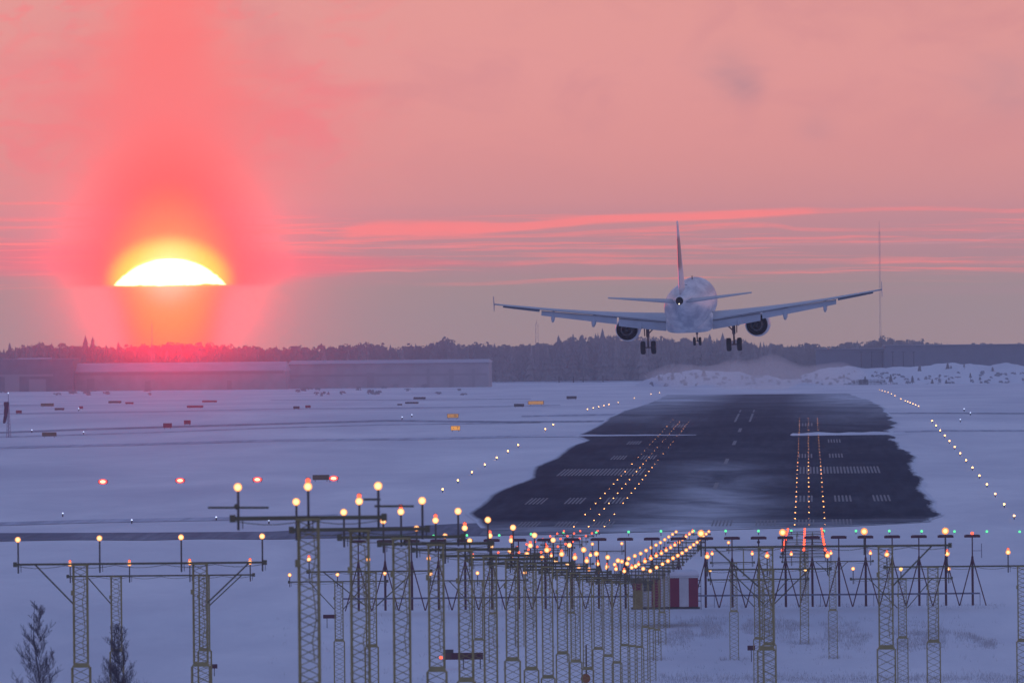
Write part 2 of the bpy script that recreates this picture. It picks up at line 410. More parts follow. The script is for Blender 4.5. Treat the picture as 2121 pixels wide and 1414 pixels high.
def ordw(i):      # i from 0
    if i < 20: return ORD[i]
    tens = {2: 'twenty', 3: 'thirty', 4: 'forty'}
    n = i + 1
    return tens[n // 10] + '-' + ORD[n % 10 - 1] if n % 10 else {30: 'thirtieth', 40: 'fortieth'}[n]

# ------------------------------------------------------------------ ground
def frange(a, b, s):
    o = []
    while a < b - 1e-6: o.append(a); a += s
    return o
def nz2(x, y, s, sd=0.0): return mnoise.noise(Vector((x * s, y * s, sd)))
rows = sorted(set(frange(-400, 780, 60) + frange(780, 1150, 6) + frange(1150, 2200, 25) + frange(2200, 4700, 40) + frange(4700, 5400, 60) + frange(5400, 12001, 500) + [g[0] for g in GP]))
cols = sorted(set(frange(-2500, -260, 160) + frange(-260, -60, 10) + frange(-60, 40, 3) + frange(40, 200, 10) + frange(200, 2501, 160)))
def gz(x, y):
    z = G(y)
    if 700 < y < 1130:
        k = min(1, (1130 - y) / 60)
        z += k * (.16 * nz2(x, y * .5, .09) + .07 * nz2(x, y, .35, 5.))
    return z
b = MB(); nc = len(cols)
b.v = [(x, y, gz(x, y)) for y in rows for x in cols]
b.f = [(j * nc + i, j * nc + i + 1, (j + 1) * nc + i + 1, (j + 1) * nc + i) for j in range(len(rows) - 1) for i in range(nc - 1)]
struct(obj('ground', b, m_snow, smooth=True))

def poly_interp(pts, t):     # pts sorted by [1]
    if t <= pts[0][1]: return pts[0][0]
    for (x0, y0), (x1, y1) in zip(pts, pts[1:]):
        if t <= y1: return x0 + (x1 - x0) * (t - y0) / max(1e-6, (y1 - y0))
    return pts[-1][0]
# runway surface, bounded by the cleared (ploughed) edge
L_px = [(1000, 1100), (985, 1078), (963, 1064), (1011, 1027), (1060, 1004), (1093, 990), (1103, 967), (1144, 950), (1180, 924), (1212, 912), (1190, 903), (1231, 885), (1254, 868), (1285, 854), (1322, 842), (1364, 826), (1380, 818)]
R_px = [(1150, 1107), (1500, 1097), (1760, 1090), (1932, 1081), (1948, 1060), (1939, 1040), (1921, 1014), (1914, 992), (1899, 970), (1893, 947), (1873, 927), (1857, 907), (1845, 892), (1862, 877), (1850, 866), (1838, 848), (1800, 828), (1765, 818)]
Lw = sorted([(p.x, p.y) for p in (ground_at(*q) for q in L_px)], key=lambda p: p[1])
Rw = sorted([(p.x, p.y) for p in (ground_at(*q) for q in R_px)], key=lambda p: p[1])
d0, d1 = Rw[0][1], Lw[-1][1]
rr_ = [d0 + .01] + frange(d0 + 1.5, 1260, 2.5) + frange(1260, 2188, 8) + frange(2188, d1, 20) + [g[0] for g in GP if d0 < g[0] < d1]
rr_ = sorted(set(rr_))
b = MB(); NC = 60; edge = []
for y in rr_:
    xl, xr = poly_interp(Lw, y), poly_interp(Rw, y)
    jag = .5 * nz2(1.0, y, .012)
    xl += jag; xr = max(xl + .5, xr + .9 * nz2(9., y, .03))
    for i in range(NC + 1):
        t = i / NC; x = xl + (xr - xl) * t
        b.v.append((x, y, G(y) + .05))
        edge.append(min(x - xl if y > 1172 else 9., xr - x if y > 1150 else 9., (y - d0) * .25 + 1.0, (d1 - y) * .02) / 4.0)
for j in range(len(rr_) - 1):
    for i in range(NC):
        q = j * (NC + 1) + i; b.f.append((q, q + 1, q + NC + 2, q + NC + 1))
rw = obj('runway', b, m_asph); struct(rw)
at = rw.data.attributes.new('edge', 'FLOAT', 'POINT'); at.data.foreach_set('value', [max(0, min(1, e)) for e in edge])

def strip(name, top, bot, mat, dz=.03, n=60):
    """a sheet on the ground between two photo polylines (left to right)"""
    b = MB(); x0 = max(top[0][0], bot[0][0]); x1 = min(top[-1][0], bot[-1][0])
    f = lambda pl, x: poly_interp([(p[1], p[0]) for p in pl], x)
    K = 7
    for i in range(n + 1):
        x = x0 + (x1 - x0) * i / n; yt, yb = f(top, x), f(bot, x)
        for k in range(K):
            p = ground_at(x, yb + (yt - yb) * k / (K - 1)); b.v.append((p.x, p.y, G(p.y) + dz))
    for i in range(n):
        for k in range(K - 1):
            q = i * K + k; b.f.append((q, q + K, q + K + 1, q + 1))
    return struct(obj(name, b, mat))
def wob(pl, th):
    out_t, out_b = [], []
    for (x, y) in pl:
        out_t.append((x, y - th / 2)); out_b.append((x, y + th / 2))
    return out_t, out_b
strip('access_road', [(-60, 1104), (0, 1104), (300, 1103), (560, 1101), (700, 1094), (850, 1090), (940, 1085), (1010, 1083), (1100, 1098), (1150, 1104)],
      [(-60, 1122), (0, 1121), (150, 1118), (300, 1119), (420, 1116), (560, 1117), (700, 1114), (900, 1111), (1010, 1109.5), (1150, 1107)], m_road, .04)
for nm, pl, th in (('taxiway', [(-60, 897), (0, 896), (150, 890), (304, 885.5), (560, 878), (803, 871), (1060, 874), (1260, 872)], 3.5),
                   ('taxiway', [(-60, 906), (0, 905), (300, 896), (560, 886), (803, 879), (1060, 876), (1120, 875)], 2.2),
                   ('taxiway', [(-60, 928), (0, 927), (300, 920), (560, 912), (860, 909), (1060, 904), (1200, 902.5)], 4.5),
                   ('service_road', [(-60, 1086), (0, 1085), (200, 1079), (420, 1075), (560, 1073), (700, 1068)], 7),
                   ('service_road', [(-60, 859), (0, 857), (300, 853), (560, 847), (800, 845), (1000, 842), (1160, 839)], 2.2),
                   ('service_road', [(-60, 840), (0, 839.5), (90, 839)], 1.8),
                   ('taxiway', [(1080, 862), (1180, 860), (1300, 858)], 3),
                   ('taxiway', [(1838, 856), (1900, 855.5), (2121, 856), (2180, 856)], 2.6),
                   ('taxiway', [(1850, 894), (1950, 892), (2121, 892), (2180, 892)], 3),
                   ('service_road', [(560, 829), (800, 828), (1100, 826)], 1.5)):
    t_, b_ = wob(pl, th); strip(nm, t_, b_, m_taxi2 if th in (3.5, 2.6) else m_taxi, .035)
# ploughed snow ridges lying across the runway
def ridge(px0, px1, y0, y1, h, wd, taper0, taper1):
    b = MB(); n = 90
    for i in range(n + 1):
        t = i / n; px = px0 + (px1 - px0) * t; p = ground_at(px, y0 + (y1 - y0) * t)
        k = min(1, t / taper0 if taper0 else 1, (1 - t) / taper1 if taper1 else 1)
        hh = h * (.25 + .75 * k) * (.8 + .4 * nz2(p.x, 0, .35))
        for q, z in ((-1, -.05), (-.5, .65), (0, 1), (.5, .6), (1, -.05)):
            b.v.append((p.x, p.y + q * wd * (.3 + .7 * k), G(p.y) + .05 + max(z * hh, -.04)))
    for i in range(n):
        for k in range(4):
            q = i * 5 + k; b.f.append((q, q + 1, q + 6, q + 5))
    struct(obj('snow_ridge', b, m_snow, smooth=True))
ridge(1637, 1875, 901.5, 899, .42, 7, .02, 0)
ridge(1060, 1442, 904, 901, .2, 5, .3, .5)

# painted markings
b = MB()
def stripe_group(xa, xb, ya, yb, n, fill=.55):
    wd = (xb - xa) / n
    for i in range(n):
        x = xa + wd * (i + .5); h = wd * fill / 2
        b.add([(x - h, ya, G(ya) + .075), (x + h, ya, G(ya) + .075), (x + h, yb, G(yb) + .075), (x - h, yb, G(yb) + .075)], [(0, 1, 2, 3)])
for xc in (-.5, 3.6, 7.7, -20.6, -24.8, -28.9):
    stripe_group(xc - 1.0, xc + 1.0, 1294, 1330, 5, .5)
for xa, xb in ((-1.2, 8.7), (-30.3, -20.0)): stripe_group(xa, xb, 1478, 1530, 24, .55)
for xc in (-.4, 3.6, -24.9, -21.0): stripe_group(xc - 1.0, xc + 1.0, 1606, 1642, 5, .5)
for xc in (3.7, -24.9): stripe_group(xc - 1.0, xc + 1.0, 1750, 1785, 5, .5)
for xc in (-.4, -20.5): stripe_group(xc - 1.2, xc + 1.2, 1945, 1985, 5, .5)
for x in (-27.0, -23.4, -19.8, -8.4, -4.2, -.5, 3.1): stripe_group(x - 1.0, x + 1.1, 1172, 1200, 6, .45)
for d in (1375, 1560, 1735, 1880): stripe_group(-10.9, -10.1, d, d + 45, 1, .6)
for x in (-11.9, -9.5): stripe_group(x - .22, x + .22, 2010, 2130, 1, .8)
for x in (-11.9, -9.5): stripe_group(x - .2, x + .2, 2150, 2188, 1, .7)
struct(obj('runway_markings', b, m_paint))

# ------------------------------------------------------------------ approach light frames
def lattice(H, wtop=.42, wbot=.56, collar=4.0, leg=.05, brace=.024, name='lattice_tower'):
    """lattice tower standing on z=0, wider below the collar"""
    b = MB()
    def sec(z0, z1, wd):
        h = wd / 2
        for sx in (-1, 1):
            for sy in (-1, 1): b.tube((sx * h, sy * h, z0), (sx * h, sy * h, z1), leg / 2, n=4, cap=False)
        n = max(1, round((z1 - z0) / (wd * .95))); st = (z1 - z0) / n
        for k in range(n):
            a, c = z0 + k * st, z0 + (k + 1) * st; m_ = (a + c) / 2
            for (p, q) in (((-h, -h), (h, -h)), ((h, -h), (h, h)), ((h, h), (-h, h)), ((-h, h), (-h, -h))):
                b.tube((p[0], p[1], a), (q[0], q[1], m_), brace / 2, n=3, cap=False)
                b.tube((q[0], q[1], m_), (p[0], p[1], c), brace / 2, n=3, cap=False)
    zc = H - collar
    if zc > 1.2:
        sec(0, zc, wbot); sec(zc + .12, H, wtop)
        b.loft([[(sx * wbot / 2, sy * wbot / 2, zc) for sx, sy in ((-1, -1), (1, -1), (1, 1), (-1, 1))],
                [(sx * wtop / 2, sy * wtop / 2, zc + .14) for sx, sy in ((-1, -1), (1, -1), (1, 1), (-1, 1))]])
    else: sec(0, H, wtop)
    b.box((0, 0, H + .03), (wtop + .1, wtop + .1, .05))
    b.box((-wtop * .55, -wtop / 2 - .05, H - .9), (.10, .08, .16))
    # cable sagging down one leg
    for k in range(6):
        a = H - .3 - k * .45
        if a > .6: b.tube((.12 + .05 * math.sin(k * 2.1), -wtop / 2 - .04, a), (.12 + .05 * math.sin(k * 2.1 + 2.1), -wtop / 2 - .04, a - .45), .014, n=3, cap=False)
    return b.mesh(name)
LENS = {}
def lens_mesh(r, key, mat):
    if (key, r) not in LENS:
        me = MB().lathe([(-r * .55, r * .5), (-r * .35, r * .86), (0, r), (r * .3, r * .9), (r * .45, r * .4)], (0, 0, 0), 'y', 14, True).mesh('lens'); me.materials.append(mat); LENS[(key, r)] = me
    return LENS[(key, r)]
POSTS = {}
def lamp_mesh(up, dn, r, red):
    k = (round(up, 2), round(dn, 2), r, red)
    if k not in POSTS:
        b = MB(); b.tube((0, .1, -up - dn), (0, .1, -.03), .028, n=6)
        b.tube((.09, .1, -up - dn * .9), (.09, .1, -up), .012, n=3)
        b.lathe([(0, r * 1.02), (.08, r * .95), (.17, r * .45)], (0, .02, 0), 'y', 12, True)
        if red: b.box((0, .08, r + .05), (.09, .12, .1))
        me = b.mesh('lamp'); me.materials.append(m_post); POSTS[k] = me
    return POSTS[k]
def lamp(parent, off, up=.65, dn=.25, r=.1, kind='white', red=False, rr=.055):
    o = obj('lamp', lamp_mesh(up, dn, r, red), None, parent, off)
    if kind != 'off':
        mt = {'white': e_white, 'dim': e_dim, 'red': e_redhot}[kind]
        obj('lens', lens_mesh(r, kind, mt), None, o, (0, 0, 0))
    if red: obj('red_lens', lens_mesh(rr, 'redtop', e_red), None, o, (0, .0, r + .035))
    return o
def frame(label, group, base, lamps, towers, bar, barz, up, dn=.25, r=.1, braces=(), wt=.42, collar=4.0, extra=None, bth=.07):
    """lamps: (x, z, kind, red) world; towers: list of x; bar (x0,x1)"""
    d = base[1]; gz_ = G(d) - .1
    t = thing('approach_light_frame', label, 'light frame', (base[0], d, gz_), group)
    ox = base[0]
    for tx in towers:
        H = barz - gz_ - .06
        if H > 2.6: obj('lattice_tower', lattice(H, wt, wt * 1.3, collar), m_steel, t, (tx - ox, .0, 0))
        else:
            b = MB(); b.tube((0, 0, 0), (0, 0, H), .05, n=8); b.box((0, 0, .15), (.3, .3, .06)); obj('post', b, m_steel, t, (tx - ox, 0, 0))
    b = MB(); b.box(((bar[0] + bar[1]) / 2 - ox, 0, barz - gz_), (bar[1] - bar[0], bth * 1.1, bth))
    for sx in (bar[0], bar[1]): b.box((sx - ox, 0, barz - gz_), (.12, .12, .16))
    n = max(2, int((bar[1] - bar[0]) / 1.4))           # cable loops under the bar
    for i in range(n):
        a = bar[0] - ox + (bar[1] - bar[0]) * i / n; c = a + (bar[1] - bar[0]) / n
        pts = [(a + (c - a) * q / 5, -.04, barz - gz_ - .05 - .09 * math.sin(math.pi * q / 5)) for q in range(6)]
        for p, q in zip(pts, pts[1:]): b.tube(p, q, .011, n=3, cap=False)
    obj('crossbar', b, m_arm, t)
    for (xa, za, xb, zb) in braces:
        b = MB(); b.tube((xa - ox, 0, za - gz_), (xb - ox, 0, zb - gz_), .026, n=6); obj('brace', b, m_arm, t)
    for (x, z, kind, red) in lamps:
        lamp(t, (x - ox, -.02, z - gz_), max(.1, z - barz), dn, r, kind, red)
    if extra: extra(t, ox, gz_)
    return t
ZL = [(264, 19.3), (294, 18.44), (324, 17.62), (354, 16.8), (384, 15.97), (414, 15.1), (444, 14.3), (564, 10.95), (714, 6.75), (864, 4.25), (894, 3.75), (1014, 1.95), (1134, .35)]
def zl(d):
    for (a, za), (b_, zb) in zip(ZL, ZL[1:]):
        if d <= b_: return za + (zb - za) * (d - a) / (b_ - a)
    return ZL[-1][1]
XC = -10.70
def ant(t, ox, g):
    for px, x0, x1, py in ((490, 430, 556, 1051), (780, 775, 857, 1048), (775, 752, 788, 1034)):
        b = MB(); a = P(x0, py, 264); c = P(x1, py, 264); b.tube((a.x - ox, .12, a.z - g), (c.x - ox, .12, c.z - g), .024, n=6)
        if px == 490: a = P(490, 1049, 264); b.ball((a.x - ox, .1, a.z - g), .065)
        obj('side_arm', b, m_arm, t)
for i in range(30):
    d = 264 + 30 * i; z = zl(d); up = .67
    H = z - G(d)
    if H < 2.2: up = min(.5, max(.12, H - .25))
    wds = {0: 'nearest'}.get(i, ordw(i))
    frame(f'centre line approach light mast with three warm lamps, {wds} from the foreground', 'centre line approach light masts',
          (XC, d), [(XC - 1.5, z, 'white', False), (XC, z, 'white', True), (XC + 1.5, z, 'white', False)],
          [XC] if H > 1.4 else [XC - .8, XC + .8], (XC - 1.62, XC + 1.62), z - up, up, .25 if H > 2 else .02,
          r=.09 if d < 500 else (.11 if d < 800 else .135), collar=3.6 + (i % 3) * .45, extra=ant if i == 0 else None, bth=.085)
def xb(label, d, lam, towers, bar, up, braces=(), r=.093, dn=.3, dzb=0, wt=.46, collar=3.4):
    """crossbar frame given in photo pixels"""
    L = [(P(px, py, d).x, P(px, py, d).z, k, red) for px, py, k, red in lam]
    zb = sum(l[1] for l in L) / len(L) - up + dzb
    T = [P(px, 1150, d).x for px in towers]
    B = [P(px, 1150, d).x for px in bar]
    br = [(P(xa, 1150, d).x, zb - .02, P(xb_, 1150, d).x, zb - dy) for xa, xb_, dy in braces]
    frame(label, 'crossbar approach light frames', ((B[0] + B[1]) / 2, d), L, T, B, zb, up, dn, r, br, wt, collar)
xb('wide four-lamp approach light frame on two lattice towers, foreground left', 414,
   [(37, 1117, 'white', 0), (206, 1114, 'white', 0), (375, 1112, 'white', 0), (543, 1110, 'white', 0)], (166, 414), (31, 549), .86, ((73, 152, 1.35), (515, 428, 1.35)))
xb('wide four-lamp approach light frame on two lattice towers, foreground right', 414,
   [(1452, 1104, 'white', 0), (1621, 1102, 'white', 0), (1790, 1100, 'white', 0), (1958, 1099, 'white', 0)], (1586, 1834), (1448, 1968), .48, ((1480, 1572, 1.35), (1930, 1848, 1.35)), r=.115)
xb('four-lamp approach light frame standing behind the wide frame at left', 564,
   [(145, 1168, 'white', 1), (268, 1167, 'white', 1), (393, 1165, 'white', 1), (518, 1164, 'white', 1)], (240, 422), (140, 525), .56, ((180, 232, 1.35), (500, 432, 1.4)), .1)
xb('three-lamp approach light frame crossing behind the nearest centre mast', 564,
   [(640, 1158, 'white', 1), (763, 1158, 'white', 1), (888, 1156, 'white', 1)], (768,), (637, 893), .56, ((670, 758, 1.6), (858, 778, 1.6)), .1)
xb('three-lamp approach light frame with its tower behind the right wide frame', 564,
   [(1465, 1152, 'white', 1), (1589, 1151, 'white', 1), (1714, 1150, 'white', 1)], (1592,), (1462, 1720), .60, ((1510, 1582, 1.6), (1675, 1602, 1.6)), .11)
xb('four-lamp approach light frame reaching out past the right edge', 564,
   [(1837, 1148, 'white', 1), (1962, 1146, 'white', 1), (2088, 1143, 'white', 1), (2211, 1142, 'white', 1)], (1932, 2118), (1832, 2216), .60, ((2170, 2130, 1.2),), .11)
xb('small three-lamp approach light frame between nearest masts, farther off, left', 714,
   [(600, 1190, 'white', 0), (699, 1189, 'white', 0), (797, 1187, 'white', 0)], (701,), (598, 802), .42, ((640, 692, 1.6), (760, 710, 1.6)), .105)
xb('small three-lamp approach light frame behind the middle of the mast row', 714,
   [(892, 1188, 'white', 0), (989, 1186, 'white', 0), (1087, 1185, 'white', 0)], (990,), (888, 1092), .42, ((930, 982, 1.6), (1050, 998, 1.6)), .105)
xb('small approach light frame with two dim lamps and one unlit, right of the shelter', 714,
   [(1471, 1181, 'dim', 0), (1570, 1181, 'off', 0), (1668, 1180, 'dim', 0)], (1570,), (1467, 1674), .52, ((1510, 1562, 1.6), (1632, 1580, 1.6)), .08)
xb('small approach light frame with a dim middle lamp, right, under the wide frame', 714,
   [(1767, 1177, 'white', 0), (1866, 1178, 'dim', 0), (1965, 1177, 'white', 0)], (1868,), (1762, 1971), .56, ((1800, 1858, 1.7), (1930, 1878, 1.7)), .105)
xb('far two-lamp approach light frame left of the three-striped mast row', 864,
   [(980, 1151, 'dim', 1), (1061, 1151, 'white', 1)], (1020,), (976, 1066), .6, (), .11)
xb('far two-lamp approach light frame nearest to the mast row at left', 864,
   [(1142, 1150, 'white', 1), (1223, 1149, 'dim', 1)], (1182,), (1138, 1228), .6, (), .11)
xb('far two-lamp approach light frame just right of the red and white shelter', 864,
   [(1475, 1146, 'white', 1), (1558, 1146, 'white', 1)], (1519,), (1472, 1562), .62, (), .115)
xb('far three-lamp approach light frame on a short tower, right', 864,
   [(1639, 1147, 'white', 1), (1721, 1145, 'white', 1), (1803, 1145, 'white', 1)], (1724,), (1620, 1808), .55, ((1690, 1716, .8), (1756, 1732, .8)), .115)
xb('farthest two-lamp approach light frame, left of the glowing V of lamps', 1014,
   [(1227, 1126, 'white', 0), (1288, 1125, 'white', 0)], (1257,), (1224, 1292), .6, (), .13)
xb('farthest approach light frame with one lit lamp, right of the glowing V', 1014,
   [(1509, 1123, 'white', 0), (1571, 1122, 'off', 0)], (1540,), (1506, 1575), .6, (), .13)
for side, xs in (('right', (-1.95, -.4, 1.15)), ('left', (-22.5, -21.0, -19.4))):
    for k in range(9):
        d = 894 + 30 * k; z = zl(d) + .15; H = z - G(d); up = .5 if H > 1.2 else .25
        frame(f'light frame with three red lamps, {side} side row, {ordw(k)} from the foreground', 'red side row light frames',
              (xs[1], d), [(x, z, 'red', False) for x in xs], [xs[1]] if H > 1.5 else [xs[1] - .7, xs[1] + .7], (xs[0] - .15, xs[2] + .15), z - up, up, .3 if H > 1.5 else .02, r=.10 if side == 'right' else .085, wt=.6, collar=9)

# ------------------------------------------------------------------ localizer antenna array
DL = 940
zb_ = P(1500, 1252, DL).z
xs_all = [P(2015 - 55.3 * i, 1252, DL).x for i in range(24)]
HA = 5.05
def antenna_mesh():
    b = MB(); b.tube((0, 0, -.2), (0, 0, 3.5), .095, n=8); b.tube((0, 0, 3.45), (0, 0, HA - .1), .05, n=8)
    b.tube((0, 0, 3.1), (0, 0, 3.6), .14, .06, n=8)
    return b.mesh('mast')
def leg_mesh(s):
    b = MB(); b.tube((s * 1.0, -.6, -.2), (s * .08, -.05, 3.15), .045, n=6); return b.mesh('leg')
def head_mesh():
    b = MB(); b.box((0, .15, HA), (1.2, 1.5, .17)); b.box((0, .15, HA + .1), (1.0, 1.3, .04)); return b.mesh('aerial')
mA, l0, l1, hM = antenna_mesh(), leg_mesh(-1), leg_mesh(1), head_mesh()
for q in (mA, l0, l1, hM): q.materials.append(m_red)
for i, x in enumerate(xs_all):
    nm = 'rightmost one, a red lamp on top' if i == 0 else ('leftmost of the row' if i == 23 else f'{ordw(i)} from the right end of the row')
    t = thing('localizer_antenna', f'dark red T-shaped antenna on braced post, {nm}', 'antenna', (x, DL, zb_ + .0 - .0009 * (12 - i) * 0), 'T-shaped antennas in a row')
    obj('mast', mA, None, t); obj('leg', l0, None, t); obj('leg', l1, None, t); obj('aerial', hM, None, t)
    if i == 0:
        obj('warning_lamp', MB().ball((0, 0, HA + .22), .13), e_red, t)
        b = MB(); b.tube((.05, 0, 3.95), (.7, 0, 3.95), .02, n=5); b.tube((.7, 0, 3.4), (.7, 0, 4.5), .03, n=5); obj('side_arm', b, m_rail, t)
b = MB(); x0, x1 = xs_all[-1] - 1.2, xs_all[0] + .55
b.box(((x0 + x1) / 2, DL - .25, zb_ + .72), (x1 - x0, .1, .13))
for i in range(13):
    x = x0 + (x1 - x0) * i / 12; b.tube((x, DL - .25, zb_ - .2), (x, DL - .25, zb_ + .7), .02, n=4)
tag(obj('cable_rail', b, m_rail), 'long low grey rail running in front of the red antenna posts', 'rail')

# ------------------------------------------------------------------ striped shelter
def shelter():
    d = 925; a, c = P(1311, 1261, d), P(1446, 1259, d); wdt = c.x - a.x; zb = (a.z + c.z) / 2; H = P(1380, 1196, d).z - zb
    xc = (a.x + c.x) / 2
    t = thing('equipment_shelter', 'red and white striped equipment shelter with a snow covered roof', 'shelter', (xc, d, zb))
    mr = pmat('shelter_red', (.20, .015, .05), .5, 0, .2, 1.2); mw = pmat('shelter_white', (.52, .54, .58), .5, 0, .2, 1.2)
    n = 7; s = wdt / n; D = 2.4
    for i in range(n):
        b = MB(); dd = .0 if i % 2 == 0 else .003
        b.box((-wdt / 2 + s * (i + .5), D / 2, H / 2 + .08), (s - .002, D - dd * 2, H - .1)); 
        obj('wall_panel', b, mr if i % 2 == 0 else mw, t)
    b = MB(); b.box((0, D / 2, .02), (wdt + .25, D + .2, .12)); obj('base_frame', b, m_post, t)
    b = MB(); b.box((0, D / 2, H + .03), (wdt + .14, D + .2, .1)); obj('roof', b, mw, t)
    b = MB(); secs = []
    for k, (z, f) in enumerate(((0, 1), (.18, .99), (.34, .93), (.45, .84), (.48, .6))):
        q = []
        for i in range(28):
            an = 2 * math.pi * i / 28; ca, sa = math.cos(an), math.sin(an)
            sx = (abs(ca) ** .35) * (1 if ca > 0 else -1); sy = (abs(sa) ** .35) * (1 if sa > 0 else -1)
            q.append((sx * (wdt / 2 + .08) * (f + (1 - f) * .35), D / 2 + sy * (D / 2 + .1) * f, H + .08 + z + .03 * math.sin(i * 1.9) * (k > 1)))
        secs.append(q)
    b.loft(secs); obj('roof_snow', b, m_snow, t, smooth=True)
    b = MB(); b.box((-wdt / 2 + .37, -.2, H * .30), (.72, .35, H * .6)); obj('yellow_cabinet', b, pmat('cabinet_yellow', (.24, .18, .06), .5, 0, .25, 2), t)
    b = MB(); b.box((-wdt / 2 + 1.1, -.02, H * .75), (.6, .06, .8)); obj('vent', b, m_post, t)
    b = MB()
    for z in (.55, 1.1, 1.65, 2.1): b.box((wdt / 2 + .12, .4, z), (.22, .3, .05))
    b.tube((wdt / 2 + .22, .25, -.1), (wdt / 2 + .22, .25, H), .025, n=5); obj('ladder', b, m_post, t)
shelter()

# ------------------------------------------------------------------ small lights on the airfield
me_edge = MB().ball((0, 0, .34), .1, 8, 5).mesh('glass'); me_edge.materials.append(e_edge)
me_far = MB().ball((0, 0, .34), .085, 8, 5).mesh('glass'); me_far.materials.append(e_far)
me_stem = MB().tube((0, 0, -.05), (0, 0, .26), .05, .07, 8).mesh('stem'); me_stem.materials.append(m_post)
def small_light(name, label, cat, group, p, glass, stem=me_stem, s=1.0):
    t = thing(name, label, cat, p, group); obj('stem', stem, None, t); g = obj('glass', glass, None, t)
    t.scale = (s, s, s); return t
random.seed(3)
for side, X_ in (('right', 19.8), ('left', -40.7)):
    ks = (list(range(0, 14)) + [17, 18, 19, 20, 21, 22, 24, 27, 29, 31, 33, 35, 37]) if side == 'right' else ([3, 4, 5, 6, 7, 8, 9, 12, 13] + [17, 18, 19, 20, 21, 23, 27, 32, 35])
    for j, k in enumerate(ks):
        d = 1194 + 60 * k
        xx = X_ + (1.2 if (side == 'left' and k > 13) else 0)
        t = small_light('runway_edge_light', f'small amber runway edge light, {side} side, {ordw(j)} from the near end', 'runway light', 'runway edge lights', (xx, d, G(d) + .03), me_edge if k < 14 else me_far,
                        s=1.0)
me_tdz = MB().ball((0, 0, .07), .05, 8, 4).mesh('glass'); me_tdz.materials.append(e_tdz)
me_tdz2 = MB().ball((0, 0, .06), .03, 8, 4).mesh('glass'); me_tdz2.materials.append(e_tdz)
me_flat = MB().lathe([(-.02, .16), (.03, .14), (.04, .06)], (0, 0, .03), 'z', 10, True).mesh('stem'); me_flat.materials.append(m_post)
for side, xs in (('right', (-1.36, 0.0, 1.5)), ('left', (-22.3, -20.9, -19.4))):
    for c, x in enumerate(xs):
        for k in range(30):
            d = 1172 + 30 * k
            if side == 'left' and random.random() < .05: continue
            g = me_tdz if random.random() < .7 and k < 14 else me_tdz2
            small_light('touchdown_zone_light', f"tiny amber runway surface light, {('left', 'middle', 'right')[c]} line of the {side} strip, {ordw(k)} from the near end", 'runway light', 'touchdown zone lights', (x, d, G(d) + .05), g, me_flat, 1.0)
me_gr = MB().ball((0, 0, .1), .12, 10, 6).mesh('glass'); me_gr.materials.append(e_green)
me_gs = MB().tube((0, 0, -.5), (0, 0, .02), .04, n=6).mesh('stem'); me_gs.materials.append(m_post)
GRN = [(762, 1111.5), (831, 1110.5), (898, 1109), (967, 1108), (1034, 1108), (1100, 1105.5), (1167, 1103.5), (1235, 1102.5), (1302, 1101), (1369, 1099.5), (1437, 1099), (1503, 1099), (1571, 1099), (1639, 1099), (1706, 1099), (1773, 1099), (1842, 1099), (1909, 1099.5), (1977, 1100), (2044, 1100), (2112, 1100.5)]
for i, (px, py) in enumerate(GRN):
    p = P(px, py, 1140)
    small_light('threshold_light', f'green runway threshold light, {ordw(i)} of its row from the left', 'runway light', 'green threshold lights', (p.x, p.y, p.z - .1), me_gr, me_gs)
for i, (px, py) in enumerate(((213, 997), (373, 994.5), (533, 992.5), (691, 990))):
    p = P(px, py, 1452)
    nm = ('leftmost of four', 'second from the left of four', 'third from the left of four', 'rightmost of four, beside the olive board')[i]
    t = thing('approach_path_indicator', f'ground-mounted red glide path light box, {nm}', 'light unit', (p.x, p.y, G(p.y)), 'red glide path light boxes')
    b = MB(); b.box((0, .3, p.z - G(p.y)), (1.15, .7, .36)); obj('housing', b, pmat('papi_orange', (.3, .12, .05), .5), t)
    zz = p.z - G(p.y); obj('lens', MB().lathe([(-.03, .5), (0, .52), (.02, .4)], (0, -.08, zz), 'y', 18, True, 1, .62), e_papi_halo, t); obj('bulb', MB().lathe([(-.03, .30), (0, .33), (.02, .2)], (0, -.13, zz), 'y', 16, True, 1, .55), e_papi, t)  # wide red disc stands in for the glow around the bulb
    for s in (-.45, .45): obj('leg', MB().tube((s, .3, -.05), (s, .3, p.z - G(p.y) - .17), .03, n=6), m_post, t)
for i, (px, py) in enumerate(((130, 1070), (273, 1084), (448, 1078), (557, 1085), (833, 869), (853, 864), (66, 896), (163, 851), (173, 900), (1997, 852), (2010, 860), (1989, 874))):
    p = ground_at(px, py); s = .8 + p.y / 3000
    small_light('taxiway_light', f'tiny pale taxiway light in the snow, {ordw(i)} of the scattered ones', 'taxiway light', 'scattered taxiway lights', tuple(p), MB_b if False else (LENS.setdefault('tx', (lambda me: (me.materials.append(e_blue), me)[1])(MB().ball((0, 0, .3), .07, 8, 5).mesh('glass')))), me_stem, s)

# ------------------------------------------------------------------ taxiway signs and boards
def text_part(s, parent, x, z, size, mat, y=-.13, name='lettering'):
    cu = bpy.data.curves.new(name, 'FONT'); cu.body = s; cu.size = size; cu.extrude = .006; cu.align_x = 'CENTER'; cu.align_y = 'CENTER'
    o = bpy.data.objects.new(name, cu); COL.objects.link(o); o.data.materials.append(mat)
    bpy.context.view_layer.update()
    me = bpy.data.meshes.new_from_object(o.evaluated_get(bpy.context.evaluated_depsgraph_get()))
    bpy.data.objects.remove(o)
    q = obj(name, me, None, parent, (x, y, z)); q.rotation_euler = (math.pi / 2, 0, 0); return q
m_olive = pmat('sign_olive', (.12, .11, .05), .6, 0, .3, 2); m_sred = pmat('sign_red', (.30, .03, .05), .6, 0, .3, 2)
m_sdark = pmat('sign_dark', (.07, .06, .06), .6, 0, .3, 2); m_blk = pmat('black_letter', (.01, .01, .01), .6)
